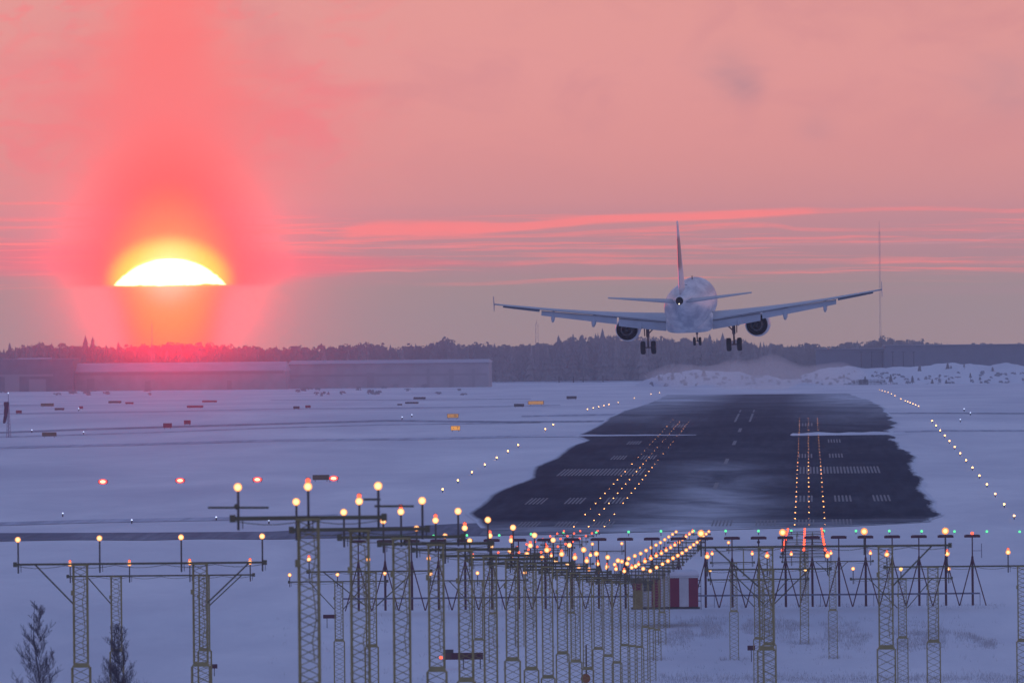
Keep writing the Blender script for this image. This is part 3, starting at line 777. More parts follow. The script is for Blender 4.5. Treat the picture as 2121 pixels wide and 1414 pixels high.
e_amber = emat('sign_amber_panel', (1, .42, .05), .80); e_amber2 = emat('sign_dim_amber_panel', (.9, .42, .10), .45)
SG = [(98, 843, 27, 8, m_olive, 'olive taxiway sign board on the snow, upper left of two by the windsock'),
      (123, 850.5, 20, 6, m_sdark, 'small dark sign board just right of the olive board'),
      (39, 857.5, 12, 8, m_sred, 'small reddish square sign beside the windsock'),
      (102, 906, 30, 11, m_olive, 'olive sign board beside the dark taxiway line, lower left'),
      (168, 848, 8, 7, m_sred, 'tiny square sign with a pale light at its foot, far left'),
      (238, 836, 27, 6, m_sdark, 'flat dark sign board left of the glow'),
      (268, 837.5, 17, 5, m_sred, 'small dull red sign board in the glow, right of a flat dark one'),
      (404, 845.5, 34, 6, m_sred, 'long dark red sign board right of the glow'),
      (434, 834, 31, 5, m_sred, 'long thin dark sign board, farther back right of the glow'),
      (347, 888, 18, 12, m_sred, 'red square sign in the glow, lower left of two'),
      (388, 881, 14, 11, m_sred, 'red framed square sign in the glow, upper right of two'),
      (614, 848, 13, 7, m_sdark, 'small dark sign, left one of a pair in mid field'),
      (638, 846, 11, 7, m_sred, 'small red sign, right one of a pair in mid field'),
      (869, 828, 25, 6, m_sdark, 'dark sign board, upper right of two before the hall'),
      (853, 837, 28, 5, m_sdark, 'dark sign board, lower left of two before the hall'),
      (828, 840, 10, 4, m_sdark, 'tiny grey sign left of the two dark boards before the hall'),
      (1075, 844, 21, 8, m_sdark, 'dark sign board left of the blurred amber one'),
      (1184, 828, 21, 8, m_sdark, 'dark sign board right of the blurred amber one'),
      (665, 997, 35, 14, m_olive, 'olive board standing beside the rightmost red light box')]
def sign(px, yb, wpx, hpx, mat, label, lit=None, txt=None):
    p = ground_at(px, yb); s = F / p.y; wd, h = wpx / s, hpx / s
    lg = min(.25, h * .25)
    t = thing('taxiway_sign', label, 'sign', tuple(p))
    b = MB(); b.box((0, .1, lg + (h - lg) / 2), (wd, .22, h - lg)); 
    if lit is None: b.box((0, -.02, lg + (h - lg) / 2), (wd * .92, .03, (h - lg) * .86))
    obj('board', b, mat, t)
    for q in (-.35, .35): obj('leg', MB().tube((q * wd, .1, -.1), (q * wd, .1, lg), .04, n=6), m_post, t)
    if lit:
        b = MB(); b.box((0, -.03, lg + (h - lg) / 2), (wd * .93, .03, (h - lg) * .86)); obj('lit_panel', b, lit, t)
        for (s_, xo, sz) in txt: text_part(s_, t, xo * wd, lg + (h - lg) / 2, sz * (h - lg), m_blk, -.06)
    return t
for q in SG: sign(*q)
sign(938, 868, 24, 11.5, m_sdark, 'dim amber lit taxiway sign, the upper of the two amber signs', e_amber2, (('\u25AA', -.25, .5), ('25', .2, .75)))
sign(943.5, 894, 19.5, 12.5, m_sdark, 'bright amber lit taxiway sign, the lower of the two amber signs', e_amber, (('\u25AA', -.22, .5), ('T', .24, .8)))
sign(1110, 840, 33, 10, m_sdark, 'blurred amber taxiway sign standing far off near the runway', e_amber2, ())
# small red markers on posts
for i, (px, py, wd, h, yb, lb) in enumerate(((683, 1276, 27, 8, 1300, 'flat dark red marker board on a thin post behind the nearest mast'),
                                             (444, 1379, 13, 9, 1398, 'small dark red marker on a post beside the left tower foot'),
                                             (1556.5, 1341, 16, 10, 1371, 'small dark red marker on a post left of the clustered towers'))):
    p = ground_at(px, yb); s = F / p.y; t = thing('post_marker', lb, 'marker', tuple(p))
    z = P(px, py, p.y).z - p.z
    obj('board', MB().box((0, 0, z), (wd / s, .12, h / s)), m_red, t); obj('post', MB().tube((-wd / s * .2 if i == 0 else 0, 0, -.1), (-wd / s * .2 if i == 0 else 0, 0, z), .03, n=6), m_post, t)
# striped barrier with a red lamp
p = ground_at(955, 1384); s = F / p.y
t = thing('marker_barrier', 'low dark barrier beam with red bands and a red lamp at its left end', 'barrier', tuple(p))
z1 = P(955, 1358, p.y).z - p.z
m_br = pmat('barrier_brown', (.10, .05, .035), .6, 0, .3, 2)
for k in range(6):
    x = (922 + (1001 - 922) * (k + .5) / 6 - 955) / s
    obj('beam_section', MB().box((x, 0, z1), ((1001 - 922) / 6 / s - .004, .3, 14 / s)), (m_br, m_red)[k % 2], t)
obj('lamp_box', MB().box(((930 - 955) / s, .02, z1 + 10 / s), (19 / s, .25, 8 / s)), m_sdark, t)
for q in (922, 960, 995): obj('leg', MB().tube(((q - 955) / s, 0, -.1), ((q - 955) / s, 0, z1 - 7 / s), .04, n=6), m_post, t)
obj('warning_lamp', MB().ball(((913.5 - 955) / s, -.05, P(913.5, 1361, p.y).z - p.z), .13), e_red, t)
# orange ball post
d = 790; a = P(1213, 1404, d)
t = thing('ball_marker_post', 'brown post with a round orange-brown disc at the bottom edge', 'marker', (a.x, d, G(d)))
mo = pmat('marker_orange', (.30, .11, .03), .5, 0, .3, 3)
obj('post', MB().tube((.05, .06, -.1), (.05, .06, P(1213, 1335, d).z - G(d)), .055, n=8), pmat('post_brown', (.10, .07, .04), .6, 0, .3, 2), t)
obj('disc', MB().lathe([(-.04, .28), (0, .31), (.05, .28)], (0, -.03, a.z - G(d)), 'y', 20, True), mo, t)

# windsock
p = ground_at(18, 906); s = F / p.y
t = thing('windsock', 'dark drooping windsock hanging from a pale lattice pole at the left edge', 'windsock', tuple(p))
Hh = P(18, 815, p.y).z - p.z
b = MB(); b.tube((0, 0, -.1), (0, 0, Hh), .10, .05, 8)
for k in range(8): b.tube((-.3 + .03 * k, 0, k * .55), (.3 - .03 * k, 0, k * .55 + .5), .035, n=4)
for q in (-1, 1): b.tube((q * .33, 0, -.1), (q * .08, 0, Hh * .8), .05, n=5)
obj('pole', b, pmat('pole_pale', (.28, .26, .34), .6), t)
b = MB(); secs = []
for k in range(9):
    q = k / 8; cx = (-4 - 5 * q * q) / s * 1.0; z = (P(12, 832 + 44 * q, p.y).z - p.z); r = (5.2 * (1 - .45 * q)) / s * (1.0 + .12 * math.sin(k * 2.2))
    secs.append([(cx + r * math.cos(i * math.pi / 5), r * .8 * math.sin(i * math.pi / 5) - .1, z) for i in range(10)])
b.loft(secs); obj('sock', b, pmat('sock_dark', (.035, .02, .05), .9), t, smooth=True)
obj('top_lamp', MB().ball((0, 0, Hh + .1), .09), e_blue, t)

# ------------------------------------------------------------------ aircraft
m_white = pmat('aircraft_white', (.74, .75, .78), .32, 0, 0, 1)
def plane_white():
    mt = bpy.data.materials.new('aircraft_skin'); mt.use_nodes = True; t = NT(mt.node_tree); b = t.n['Principled BSDF']
    tc = t.new('ShaderNodeTexCoord'); mp = t.new('ShaderNodeMapping'); mp.inputs['Scale'].default_value = (1, .09, 1); t.l.new(tc.outputs['Object'], mp.inputs[0]); n = t.noise(mp.outputs[0], .8, 5, .6, .3); n2 = t.noise(mp.outputs[0], 2.2, 5, .6)
    c = t.mix(t.rng(n, .38, .62), (.34, .37, .46, 1), (.76, .77, .81, 1))
    c = t.mix(t.rng(n2, .55, .75, 0, .5), c, (.34, .37, .46, 1))
    t.put(b.inputs['Base Color'], c); b.inputs['Roughness'].default_value = .38; b.inputs['Specular IOR Level'].default_value = .5
    return mt
m_skin = plane_white()
m_flap = pmat('flap_grey', (.42, .45, .52), .4, 0, .25, .6)
m_wing = pmat('wing_grey', (.46, .48, .54), .4, 0, .2, .5)
m_dark = pmat('engine_dark', (.012, .013, .018), .6); m_core = pmat('core_metal', (.10, .09, .10), .45, .6, .3, 4)
m_tyre = pmat('tyre', (.015, .015, .018), .8); m_gear = pmat('gear_grey', (.16, .11, .12), .4, .3, .2, 4)
m_cowl = pmat('cowl_paint', (.62, .60, .64), .3, 0, .15, 1)
def fin_mat():
    mt = bpy.data.materials.new('fin_paint'); mt.use_nodes = True; t = NT(mt.node_tree); b = t.n['Principled BSDF']
    tc = t.new('ShaderNodeTexCoord'); s = t.new('ShaderNodeSeparateXYZ'); t.l.new(tc.outputs['Object'], s.inputs[0])
    n = t.noise(tc.outputs['Object'], 1.3, 4, .6)
    z = t.m('ADD', s.outputs[2], t.m('MULTIPLY', n, 1.2))
    k = t.m('MULTIPLY', t.rng(z, 4.2, 4.6), t.rng(z, 7.4, 6.9))
    k2 = t.m('MULTIPLY', k, t.rng(s.outputs[1], -16.2, -17.0))
    t.put(b.inputs['Base Color'], t.mix(k2, (.60, .60, .65, 1), (.17, .12, .14, 1)))
    b.inputs['Roughness'].default_value = .35
    return mt
def airfoil(le, te, z, th, x, n=9, tw=0.0, camber=.0, vertical=False):
    """closed section at span position x, from leading edge y=le to trailing edge y=te"""
    ch = le - te; up, lo = [], []
    for i in range(n):
        t = (1 - math.cos(math.pi * i / (n - 1))) / 2
        yt = th * 5 * (.2969 * math.sqrt(t) - .126 * t - .3516 * t * t + .2843 * t ** 3 - .1015 * t ** 4) * ch
        cz = camber * 4 * t * (1 - t) * ch - math.tan(tw) * t * ch
        up.append((t, cz + yt)); lo.append((t, cz - yt))
    pts = up + lo[-2:0:-1]
    if vertical: return [(q, le - t * ch, z) for t, q in pts]
    return [(x, le - t * ch, z + q) for t, q in pts]
A_D = 1090
ap = thing('airliner', 'white twin-engine airliner seen from behind, landing with wheels and flaps down', 'airplane', tuple(P(1428.5, 631.5, A_D)))
ap.rotation_mode = 'ZYX'
YAW, PIT, BNK = R(-1.9), R(2.0), R(-1.65)
ap.rotation_mode = 'QUATERNION'
from mathutils import Quaternion
ap.rotation_quaternion = Quaternion((0, 0, 1), YAW) @ Quaternion((1, 0, 0), PIT) @ Quaternion((0, 1, 0), BNK)
prof = [(17.75, .02, -.55), (17.6, .32, -.54), (17.2, .72, -.48), (16.4, 1.18, -.32), (15.3, 1.58, -.17), (14, 1.83, -.06), (12.4, 1.96, 0), (10, 1.975, 0), (5, 1.975, 0), (0, 1.975, 0), (-4.5, 1.975, 0), (-6.5, 1.955, .02),
        (-8.5, 1.87, .10), (-10.5, 1.71, .26), (-12.5, 1.47, .48), (-14.5, 1.17, .70), (-16.3, .87, .88), (-17.8, .60, 1.0), (-18.9, .44, 1.06), (-19.6, .36, 1.09), (-19.85, .33, 1.1)]
NS = 40
def ring(y, r, zc, n=NS): return [(r * math.cos(2 * math.pi * i / n), y, zc + 1.045 * r * math.sin(2 * math.pi * i / n)) for i in range(n)]
fus = obj('fuselage', MB().loft([ring(*p) for p in prof], False), m_skin, ap, smooth=True)
b = MB(); b.loft([ring(-19.84, .33, 1.1), ring(-19.86, .29, 1.1), ring(-19.3, .27, 1.1)], False); b.f.append(tuple(range(2 * NS, 3 * NS))[::-1])
obj('exhaust', b, m_dark, fus)
obj('tail_light', MB().ball((-.04, -19.93, .84), .05, 8, 5), emat('white_glass', (1, .9, .7), 2.5), fus)
obj('antenna', MB().box((.05, 6.0, 2.2), (.06, .5, .35)), m_dark, fus)
b = MB(); b.box((-.02, -8.0, 2.02), (.42, .5, .10)); obj('roof_dark_square', b, m_sdark, fus)  # flat dark square on top of the fuselage
# belly fairing
b = MB(); secs = []
for y, hw, bot, top in ((8.2, .9, -1.9, -1.3), (7, 1.6, -2.15, -1.1), (5, 1.98, -2.32, -.7), (1, 2.06, -2.38, -.6), (-2.5, 2.04, -2.36, -.7), (-4.5, 1.8, -2.2, -.9), (-6.0, 1.2, -2.02, -1.3), (-6.8, .5, -1.95, -1.6)):
    zc, hh = (bot + top) / 2, (top - bot) / 2; q = []
    for i in range(32):
        a = 2 * math.pi * i / 32; ca, sa = math.cos(a), math.sin(a)
        q.append((hw * abs(ca) ** .45 * (1 if ca > 0 else -1), y, zc + hh * abs(sa) ** .45 * (1 if sa > 0 else -1)))
    secs.append(q)
b.loft(secs); obj('belly_fairing', b, m_skin, ap, smooth=True)
def wz(x): return -1.22 + .098 * (x - 1.9) + .0022 * (x - 1.9) ** 2     # dihedral and lift flex
for s in (-1, 1):
    st = [(1.2, 6.1, -.9, .13), (1.97, 5.7, -1.0, .13), (4.2, 4.55, -.95, .12), (6.4, 3.45, -.9, .115), (9, 2.15, -.95, .11), (12, .68, -1.6, .105), (15, -.82, -2.75, .10), (17.05, -1.85, -3.35, .09)]
    wg = MB().loft([airfoil(le, te + (0 if x > 13.2 else .0), wz(x), th, s * x, tw=R(1.2 - .15 * x), camber=.012) for x, le, te, th in st])
    wing = obj('wing', wg, m_wing, ap, smooth=True)
    def panel(xa, xb_, cha, chb, ang, dz=0.0, dy=0.0, th=.13, name='flap', mat=m_flap, n=5):
        secs = []
        for i in range(n):
            x = xa + (xb_ - xa) * i / (n - 1); t = i / (n - 1); ch = cha + (chb - cha) * t
            te = poly_interp([(q[2], q[0]) for q in st], x); zt = wz(x) - math.tan(R(1.2 - .15 * x)) * 3.0 * 0 + dz
            sec = airfoil(0, -ch, 0, th, 0)
            ca, sa = math.cos(ang), math.sin(ang)
            secs.append([(s * x, te + .15 + dy + q[1] * ca + q[2] * sa * 0, zt + q[1] * sa + q[2] * ca) for q in sec])
        return obj(name, MB().loft(secs), mat, wing, smooth=False)
    panel(2.05, 6.25, 1.55, 1.30, R(33), -.10, .1)
    panel(6.42, 13.0, 1.15, .78, R(31), -.08, .1)
    panel(2.05, 6.25, .55, .5, R(12), -.02, .25, .16, 'spoiler_panel', m_wing)
    panel(13.15, 16.3, .62, .42, R(16), -.02, .12, .12, 'aileron', pmat('aileron_dark', (.16, .18, .24), .5, 0, .2, 1))
    for fx, sc_ in ((4.3, .8), (8.45, 1.0), (12.0, .85)):
        te = poly_interp([(q[2], q[0]) for q in st], fx)
        fr = obj('flap_fairing', MB().lathe([(-1.75 * sc_, .03), (-1.45 * sc_, .14 * sc_), (-.7 * sc_, .22 * sc_), (.2, .22 * sc_), (1.0, .14 * sc_), (1.5, .02)], (0, 0, 0), 'y', 12, True, 1, 1.35), m_flap, wing, (s * fx, te + .15, wz(fx) - .48), True)
        fr.rotation_euler = (R(17), 0, 0)
    # wing tip fence
    b = MB(); x = s * 17.08; z = wz(17.05)
    b.loft([[(x - .02 + q * .04, y_, z_) for y_, z_ in ((-2.5, z + .02), (-3.45, z + .78), (-3.75, z + .78), (-3.6, z), (-3.5, z - .55), (-3.2, z - .55))] for q in (0, 1)])
    obj('wingtip_fence', b, m_flap, wing)
    # tail plane
    stb = [(.35, -14.6, -18.55, .11), (1.2, -15.2, -18.6, .11), (3.6, -16.5, -18.85, .105), (6.22, -17.85, -19.15, .10)]
    obj('tailplane', MB().loft([airfoil(le, te, .88 + .105 * x, th, s * x) for x, le, te, th in stb]), m_wing, ap, smooth=True)
    # engine
    ex, ez = s * 5.75, -2.06
    en = obj('engine', MB().lathe([(7.0, .86), (7.15, .93), (7.0, 1.0), (6.2, 1.10), (5.0, 1.14), (3.9, 1.08), (2.9, .965), (2.88, .94), (3.3, .93), (4.4, .9), (5.0, .9)], (ex, 0, ez), 'y', 36), m_cowl, ap, smooth=True)
    obj('bypass_duct', MB().lathe([(2.92, .936), (3.6, .92), (4.6, .88), (4.6, .3)], (ex, 0, ez), 'y', 36), m_dark, en)
    obj('core_cowl', MB().lathe([(4.5, .66), (3.4, .66), (2.6, .55), (2.0, .44), (1.98, .41), (2.5, .40)], (ex, 0, ez), 'y', 30), m_core, en, smooth=True)
    b = MB(); b.lathe([(2.5, .41), (2.5, .18)], (ex, 0, ez), 'y', 24); b.lathe([(2.5, .2), (1.9, .16), (1.35, .02)], (ex, 0, ez), 'y', 16, True)
    obj('exhaust_plug', b, m_dark, en)
    b = MB(); b.lathe([(6.4, .9), (6.42, .02)], (ex, 0, ez), 'y', 24, True); obj('fan', b, m_core, en)
    b = MB(); b.loft([[(ex - .16, 6.0, ez + .95), (ex + .16, 6.0, ez + .95), (ex + .16, 2.2, ez + .5), (ex - .16, 2.2, ez + .5)],
                      [(ex - .14, 4.2, wz(5.75) - .1), (ex + .14, 4.2, wz(5.75) - .1), (ex + .12, .6, wz(5.75) - .25), (ex - .12, .6, wz(5.75) - .25)]]); obj('pylon', b, m_flap, en)
    # main gear
    gx = s * 3.795; az_ = -3.62
    mg = obj('landing_gear', MB().tube((gx, .2, -1.2), (gx, 0, -2.7), .15, n=12).tube((gx, 0, -2.6), (gx, 0, az_), .085, n=10).tube((gx - .5, 0, az_), (gx + .5, 0, az_), .07, n=8)
             .tube((gx, .1, -2.45), (gx - s * 1.05, .1, -1.45), .06, n=8).tube((gx, -.15, -2.6), (gx, -.32, -3.05), .05, n=6).tube((gx, -.32, -3.05), (gx, -.05, az_ + .1), .05, n=6), m_gear, ap, smooth=False)
    for k in (-1, 1):
        wh = obj('wheel', MB().lathe([(-.2, .30), (-.215, .46), (-.17, .555), (-.08, .585), (.08, .585), (.17, .555), (.215, .46), (.2, .30)], (gx + k * .465, 0, az_), 'x', 24, True), m_tyre, mg, smooth=True)
        obj('rim', MB().lathe([(-.205, .28), (-.15, .2), (.15, .2), (.205, .28)], (gx + k * .465, 0, az_), 'x', 16, True), m_gear, wh)
    obj('gear_door', MB().add([(gx + s * .28, .7, -1.35), (gx + s * .28, -.6, -1.35), (gx + s * .24, -.5, -2.6), (gx + s * .24, .5, -2.6), (gx + s * .33, .7, -1.35), (gx + s * .33, -.6, -1.35), (gx + s * .29, -.5, -2.6), (gx + s * .29, .5, -2.6)],
                              [(0, 1, 2, 3), (7, 6, 5, 4), (0, 4, 5, 1), (1, 5, 6, 2), (2, 6, 7, 3), (3, 7, 4, 0)]), m_red, mg)
# fin
m_fin = fin_mat()
fs = [(1.35, -11.0, -18.45, .07), (2.1, -12.6, -18.5, .085), (3.2, -13.6, -18.65, .09), (5.5, -15.5, -18.95, .09), (7.7, -17.3, -19.3, .085), (7.98, -17.75, -19.25, .05)]
obj('tail_fin', MB().loft([airfoil(le, te, z, th, 0, vertical=True) for z, le, te, th in fs]), m_fin, ap, smooth=True)
# nose gear
ng = obj('landing_gear', MB().tube((0, 12.6, -1.6), (0, 12.64, -3.1), .11, n=10).tube((0, 12.64, -3.0), (0, 12.64, -3.72), .06, n=8).tube((-.3, 12.64, -3.72), (.3, 12.64, -3.72), .05, n=8)
         .tube((0, 12.64, -2.7), (0, 13.8, -1.9), .05, n=6), m_gear, ap)
for k in (-1, 1):
    wh = obj('wheel', MB().lathe([(-.1, .2), (-.115, .3), (-.07, .375), (.07, .375), (.115, .3), (.1, .2)], (k * .25, 12.64, -3.72), 'x', 20, True), m_tyre, ng, smooth=True)
    obj('rim', MB().lathe([(-.105, .18), (.105, .18)], (k * .25, 12.64, -3.72), 'x', 14, True), m_gear, wh)
for k in (-1, 1): obj('gear_door', MB().box((k * .36, 13.2, -2.35), (.04, 1.3, .75)), m_red, ng)

# ------------------------------------------------------------------ forest and far things
TOPS = [(-400, 716), (0, 720), (60, 714), (150, 709), (230, 716), (300, 714), (400, 708), (480, 716), (560, 716), (640, 717), (720, 711), (800, 716), (880, 711), (925, 703), (960, 714), (1000, 710), (1060, 713), (1110, 711), (1150, 706),
        (1200, 697), (1245, 690), (1300, 696), (1400, 698), (1500, 700), (1600, 711), (1700, 714), (1750, 708), (1800, 704), (1850, 700), (1900, 704), (2000, 711), (2060, 710), (2121, 711), (2600, 712)]
top_at = lambda px: poly_interp([(b_, a_) for a_, b_ in TOPS], px)
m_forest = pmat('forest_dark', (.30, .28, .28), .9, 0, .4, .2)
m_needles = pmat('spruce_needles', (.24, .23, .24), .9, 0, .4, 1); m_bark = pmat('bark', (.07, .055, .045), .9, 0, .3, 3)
rnd = random.Random(11)
def spruce(b, x, y, z0, h, r, lay=7, seg=7, rnd=rnd):
    for k in range(lay):
        f = k / lay; zz = z0 + h * (.08 + .92 * f); hh = h * .92 / lay * 1.9; rr2 = r * (1 - f) ** .85 * rnd.uniform(.8, 1.15) + .1
        o = len(b.v); n2 = seg * 2; ph = rnd.random() * 6
        for i in range(n2):
            a = ph + math.pi * i / seg; q = rr2 * (1 if i % 2 == 0 else .62) * rnd.uniform(.85, 1.15)
            b.v.append((x + q * math.cos(a), y + q * math.sin(a), zz - (.12 * hh if i % 2 == 0 else -.05 * hh)))
        b.v.append((x, y, min(z0 + h, zz + hh)))
        for i in range(n2): b.f.append((o + i, o + (i + 1) % n2, o + n2))
def leafless(b, x, y, z0, h, r, n=60, rnd=rnd):
    for k in range(n):
        t = rnd.random() ** .7; a = rnd.random() * 6.28; rr2 = r * math.sqrt(rnd.random()) * math.sin(math.pi * min(1, .25 + t * .75)) ** .6
        zz = z0 + h * (.12 + .88 * t); px, py = x + rr2 * math.cos(a), y + rr2 * math.sin(a); s = rnd.uniform(.25, .9)
        o = len(b.v)
        b.v += [(px - s * .6, py, zz - s * .2), (px + s * .6, py + .2, zz - s * .3), (px + s * rnd.uniform(-.4, .4), py, min(z0 + h, zz + s * 1.1))]; b.f.append((o, o + 1, o + 2))
b = MB()
for i in range(2600):
    px = rnd.uniform(-330, 2450); rowk = rnd.random(); d = 4480 + 260 * rowk; x = P(px, 700, d).x; z0 = G(d) - .3
    ztop = P(px, top_at(px) + rnd.uniform(0, 16) - (5 if rnd.random() < .12 else 0) + 6 * nz2(px, 3, .02), d).z; h = ztop - z0
    if (rnd.random() < (.65 if px < 260 or 1130 < px < 1600 else .25)): spruce(b, x, d, z0, h, rnd.uniform(2.2, 3.6), 6, 6)
    else: leafless(b, x, d, z0, h, rnd.uniform(2.5, 4.2), 60)
# undergrowth that closes the wood below the crowns
for row, dd in enumerate((4640, 4680, 4720)):
    prev = None; pxs = frange(-360, 2480, 5)
    for px in pxs:
        x = P(px, 700, dd).x; z0 = G(dd) - .5; zt = P(px, top_at(px) + 20 - 5 * row + 9 * nz2(px, row * 9, .05) + 5 * nz2(px, row, .21), dd).z
        o = len(b.v); off = 6 * nz2(px, row, .09, 2.)
        b.v += [(x, dd + off, z0), (x, dd + off + 1.5, zt), (x, dd + off + 5, z0)]
        if prev is not None: b.f += [(prev, o, o + 1, prev + 1), (prev + 1, o + 1, o + 2, prev + 2)]
        prev = o
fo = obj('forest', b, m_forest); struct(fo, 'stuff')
tag(fo, 'dark hazy belt of bare and evergreen trees along the horizon', 'forest'); del fo['category']
TT = [(20, 708, 'at the far left end'), (81, 710, 'left of the building roof'), (107, 709, 'behind the left hangar'), (177, 697, 'the taller of the twin spires at left'), (192, 701, 'the shorter of the twin spires at left'),
      (245, 706, 'at the left rim of the red glow'), (1157, 693, 'left of the rising clump'), (1187, 690, 'on the rising clump'), (1207, 692, 'just left of the left engine'), (1248, 679, 'highest of the clump beside the left engine'),
      (1470, 690, 'under the nose wheel'), (1497, 688, 'beside the right wheels'), (1910, 702, 'above the long hall at right')]
for i, (px, py, lb) in enumerate(TT):
    d = 4470; p0 = P(px, 700, d); h = P(px, py + (1 if i in (3, 4) else 5), d).z - G(d)
    t = thing('spruce_tree', f'dark spruce standing above the tree line, {lb}', 'tree', (p0.x, d, G(d)), 'tall spruces above the tree line')
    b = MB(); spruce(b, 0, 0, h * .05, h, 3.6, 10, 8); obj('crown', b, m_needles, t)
    obj('trunk', MB().tube((0, 0, -.3), (0, 0, h * .8), .22, .08, 6), m_bark, t)

# snow banks
def mound(prof, d, depth, seed, base=None):
    x0, x1 = prof[0][0], prof[-1][0]; b = MB(); nx, ny = 110, 16
    for i in range(nx + 1):
        px = x0 + (x1 - x0) * i / nx
        for j in range(ny + 1):
            t = j / ny; dd = d - depth / 2 + depth * t
            top = P(px, poly_interp([(q[1], q[0]) for q in prof], px), d).z
            X_ = P(px, 780, d).x
            f = math.sin(math.pi * min(1, t * 1.0)) ** .7
            h = (top - G(d)) * f; n = nz2(X_, dd, .12, seed) * 1.0 + nz2(X_, dd, .35, seed) * .5
            b.v.append((X_, dd, G(dd) - .3 + max(0, h + n * f * min(1, h / 3)) * 1.0))
    for i in range(nx):
        for j in range(ny):
            q = i * (ny + 1) + j; b.f.append((q, q + ny + 1, q + ny + 2, q + 1))
    o = obj('snow_bank', b, m_snow, smooth=True); struct(o)
mound([(1300, 806), (1330, 788), (1370, 774), (1430, 768), (1480, 765), (1530, 770), (1580, 779), (1640, 786), (1690, 806)], 3960, 60, 1.)
mound([(1620, 806), (1660, 775), (1720, 760), (1770, 757), (1800, 763), (1850, 760), (1900, 757), (1960, 751), (2010, 751), (2050, 757), (2090, 753), (2140, 757), (2200, 765), (2300, 806)], 4000, 90, 4.)
SP = [(1905, 767, 13, 28), (1890, 785, 8, 16), (1963, 757, 9, 16), (1970, 763, 7, 14), (1997, 756, 4, 9), (1931, 790, 7, 12), (1960, 792, 8, 13), (1792, 785, 9, 13), (1845, 783, 9, 18), (1858, 797, 8, 10), (1835, 797, 6, 8), (1880, 797, 8, 10), (2010, 777, 6, 11),
      (2056, 764, 7, 9), (1748, 779, 6, 9), (1393, 778, 10, 22), (1420, 785, 5, 14), (1458, 772, 12, 16), (1365, 780, 6, 10), (2030, 783, 6, 7), (1770, 770, 8, 6), (1500, 783, 5, 8)]
for i, (px, py, wd, h) in enumerate(SP):
    d = 3938 if py > 770 else 3975; s = F / d; p0 = P(px, py + h / 2, d)
    nm = ('tallest', 'small', 'top', 'low')[0] if i == 0 else ordw(i)
    t = thing('small_spruce', 'tallest small spruce growing on the right snow bank' if i == 0 else f'small dark spruce on the snow banks, {ordw(i)} largest in view', 'tree', tuple(p0), 'small spruces on the snow banks')
    b = MB(); spruce(b, 0, 0, 0, h / s, wd / s / 2 * 1.15, 6, 6); obj('crown', b, m_needles, t); obj('trunk', MB().tube((0, 0, -1.2), (0, 0, h / s * .7), .1, .04, 5), m_bark, t)
# scrub on banks and before the halls
b = MB(); rnd = random.Random(5)
for i in range(170):
    px = rnd.uniform(1320, 2140); py = rnd.uniform(772, 802); d = 3925 + rnd.uniform(0, 8); p0 = P(px, py, d); leafless(b, p0.x, d, p0.z - .3, rnd.uniform(.5, 1.3), rnd.uniform(.3, 1.0), 7, rnd)
for i in range(45):
    px = rnd.choice((rnd.uniform(-20, 330), rnd.uniform(540, 1010))); py = rnd.uniform(800, 820); p0 = ground_at(px, py + 2); leafless(b, p0.x, p0.y, p0.z, rnd.uniform(.5, 1.5), rnd.uniform(.5, 1.6), 12, rnd)
so_ = struct(obj('scrub', b, pmat('frosted_twigs', (.26, .27, .30), .9)), 'stuff'); so_['label'] = 'sparse low bushes scattered over the distant snow'

# buildings
m_rooff = pmat('hall_roof_frosted', (.46, .46, .52), .7, 0, .2, .2); m_wall1 = pmat('hall_wall_dark', (.20, .20, .24), .7, 0, .3, .3); m_wall2 = pmat('hall_wall_pale', (.40, .385, .42), .7, 0, .25, .2)
m_roofsn = m_snow; m_win = pmat('dark_opening', (.28, .27, .30), .4)
def hall(label, x0, x1, ytop, d, depth, wall, roofh, bands=(), doors=(), rs=True, name='hall_building'):
    a, c = P(x0, ytop, d), P(x1, ytop, d); zt = (a.z + c.z) / 2; z0 = G(d) - .5; wd = c.x - a.x; H = zt - z0
    t = thing(name, label, 'building', ((a.x + c.x) / 2, d, z0))
    wl = obj('wall', MB().box((0, depth / 2, (H - roofh) / 2), (wd, depth, H - roofh)), wall, t)
    if roofh: 
        b = MB(); b.loft([[(-wd / 2 - .3, -.6, H - roofh), (wd / 2 + .3, -.6, H - roofh), (wd / 2 + .3, depth + .5, H - roofh), (-wd / 2 - .3, depth + .5, H - roofh)],
                          [(-wd / 2 + .3, depth * .45, H), (wd / 2 - .3, depth * .45, H), (wd / 2 - .3, depth * .55, H), (-wd / 2 + .3, depth * .55, H)]])
        obj('roof', b, m_rooff if rs else wall, t)
    for (xa, xb_, ya, yb) in bands:
        p, q = P(xa, ya, d), P(xb_, yb, d); obj('window_band', MB().box(((p.x + q.x) / 2 - (a.x + c.x) / 2, -.05, (p.z + q.z) / 2 - z0), (q.x - p.x, .12, p.z - q.z)), m_win, t)
    for (xa, xb_, h) in doors:
        p, q = P(xa, 790, d), P(xb_, 790, d); obj('door', MB().box(((p.x + q.x) / 2 - (a.x + c.x) / 2, -.08, h / 2 + .5), (q.x - p.x, .15, h)), m_win, t)
    return t
hall('dark hangar with a low roof line at the far left edge', -60, 151, 744, 3990, 40, m_wall1, 0, ((-50, 110, 776, 779),), ((10, 40, 5), (60, 95, 4)))
hall('flat raised roof block standing on the dark hangar at left', 32, 104, 741.5, 3995, 20, m_wall1, 1.2, name='roof_block')
hall('long low pale building with a thin dark eaves line, below the sun', 152, 592, 751, 4000, 30, m_wall2, 3.0, ((156, 588, 770.5, 773.5),), ((180, 196, 4), (300, 312, 3), (470, 480, 3)))
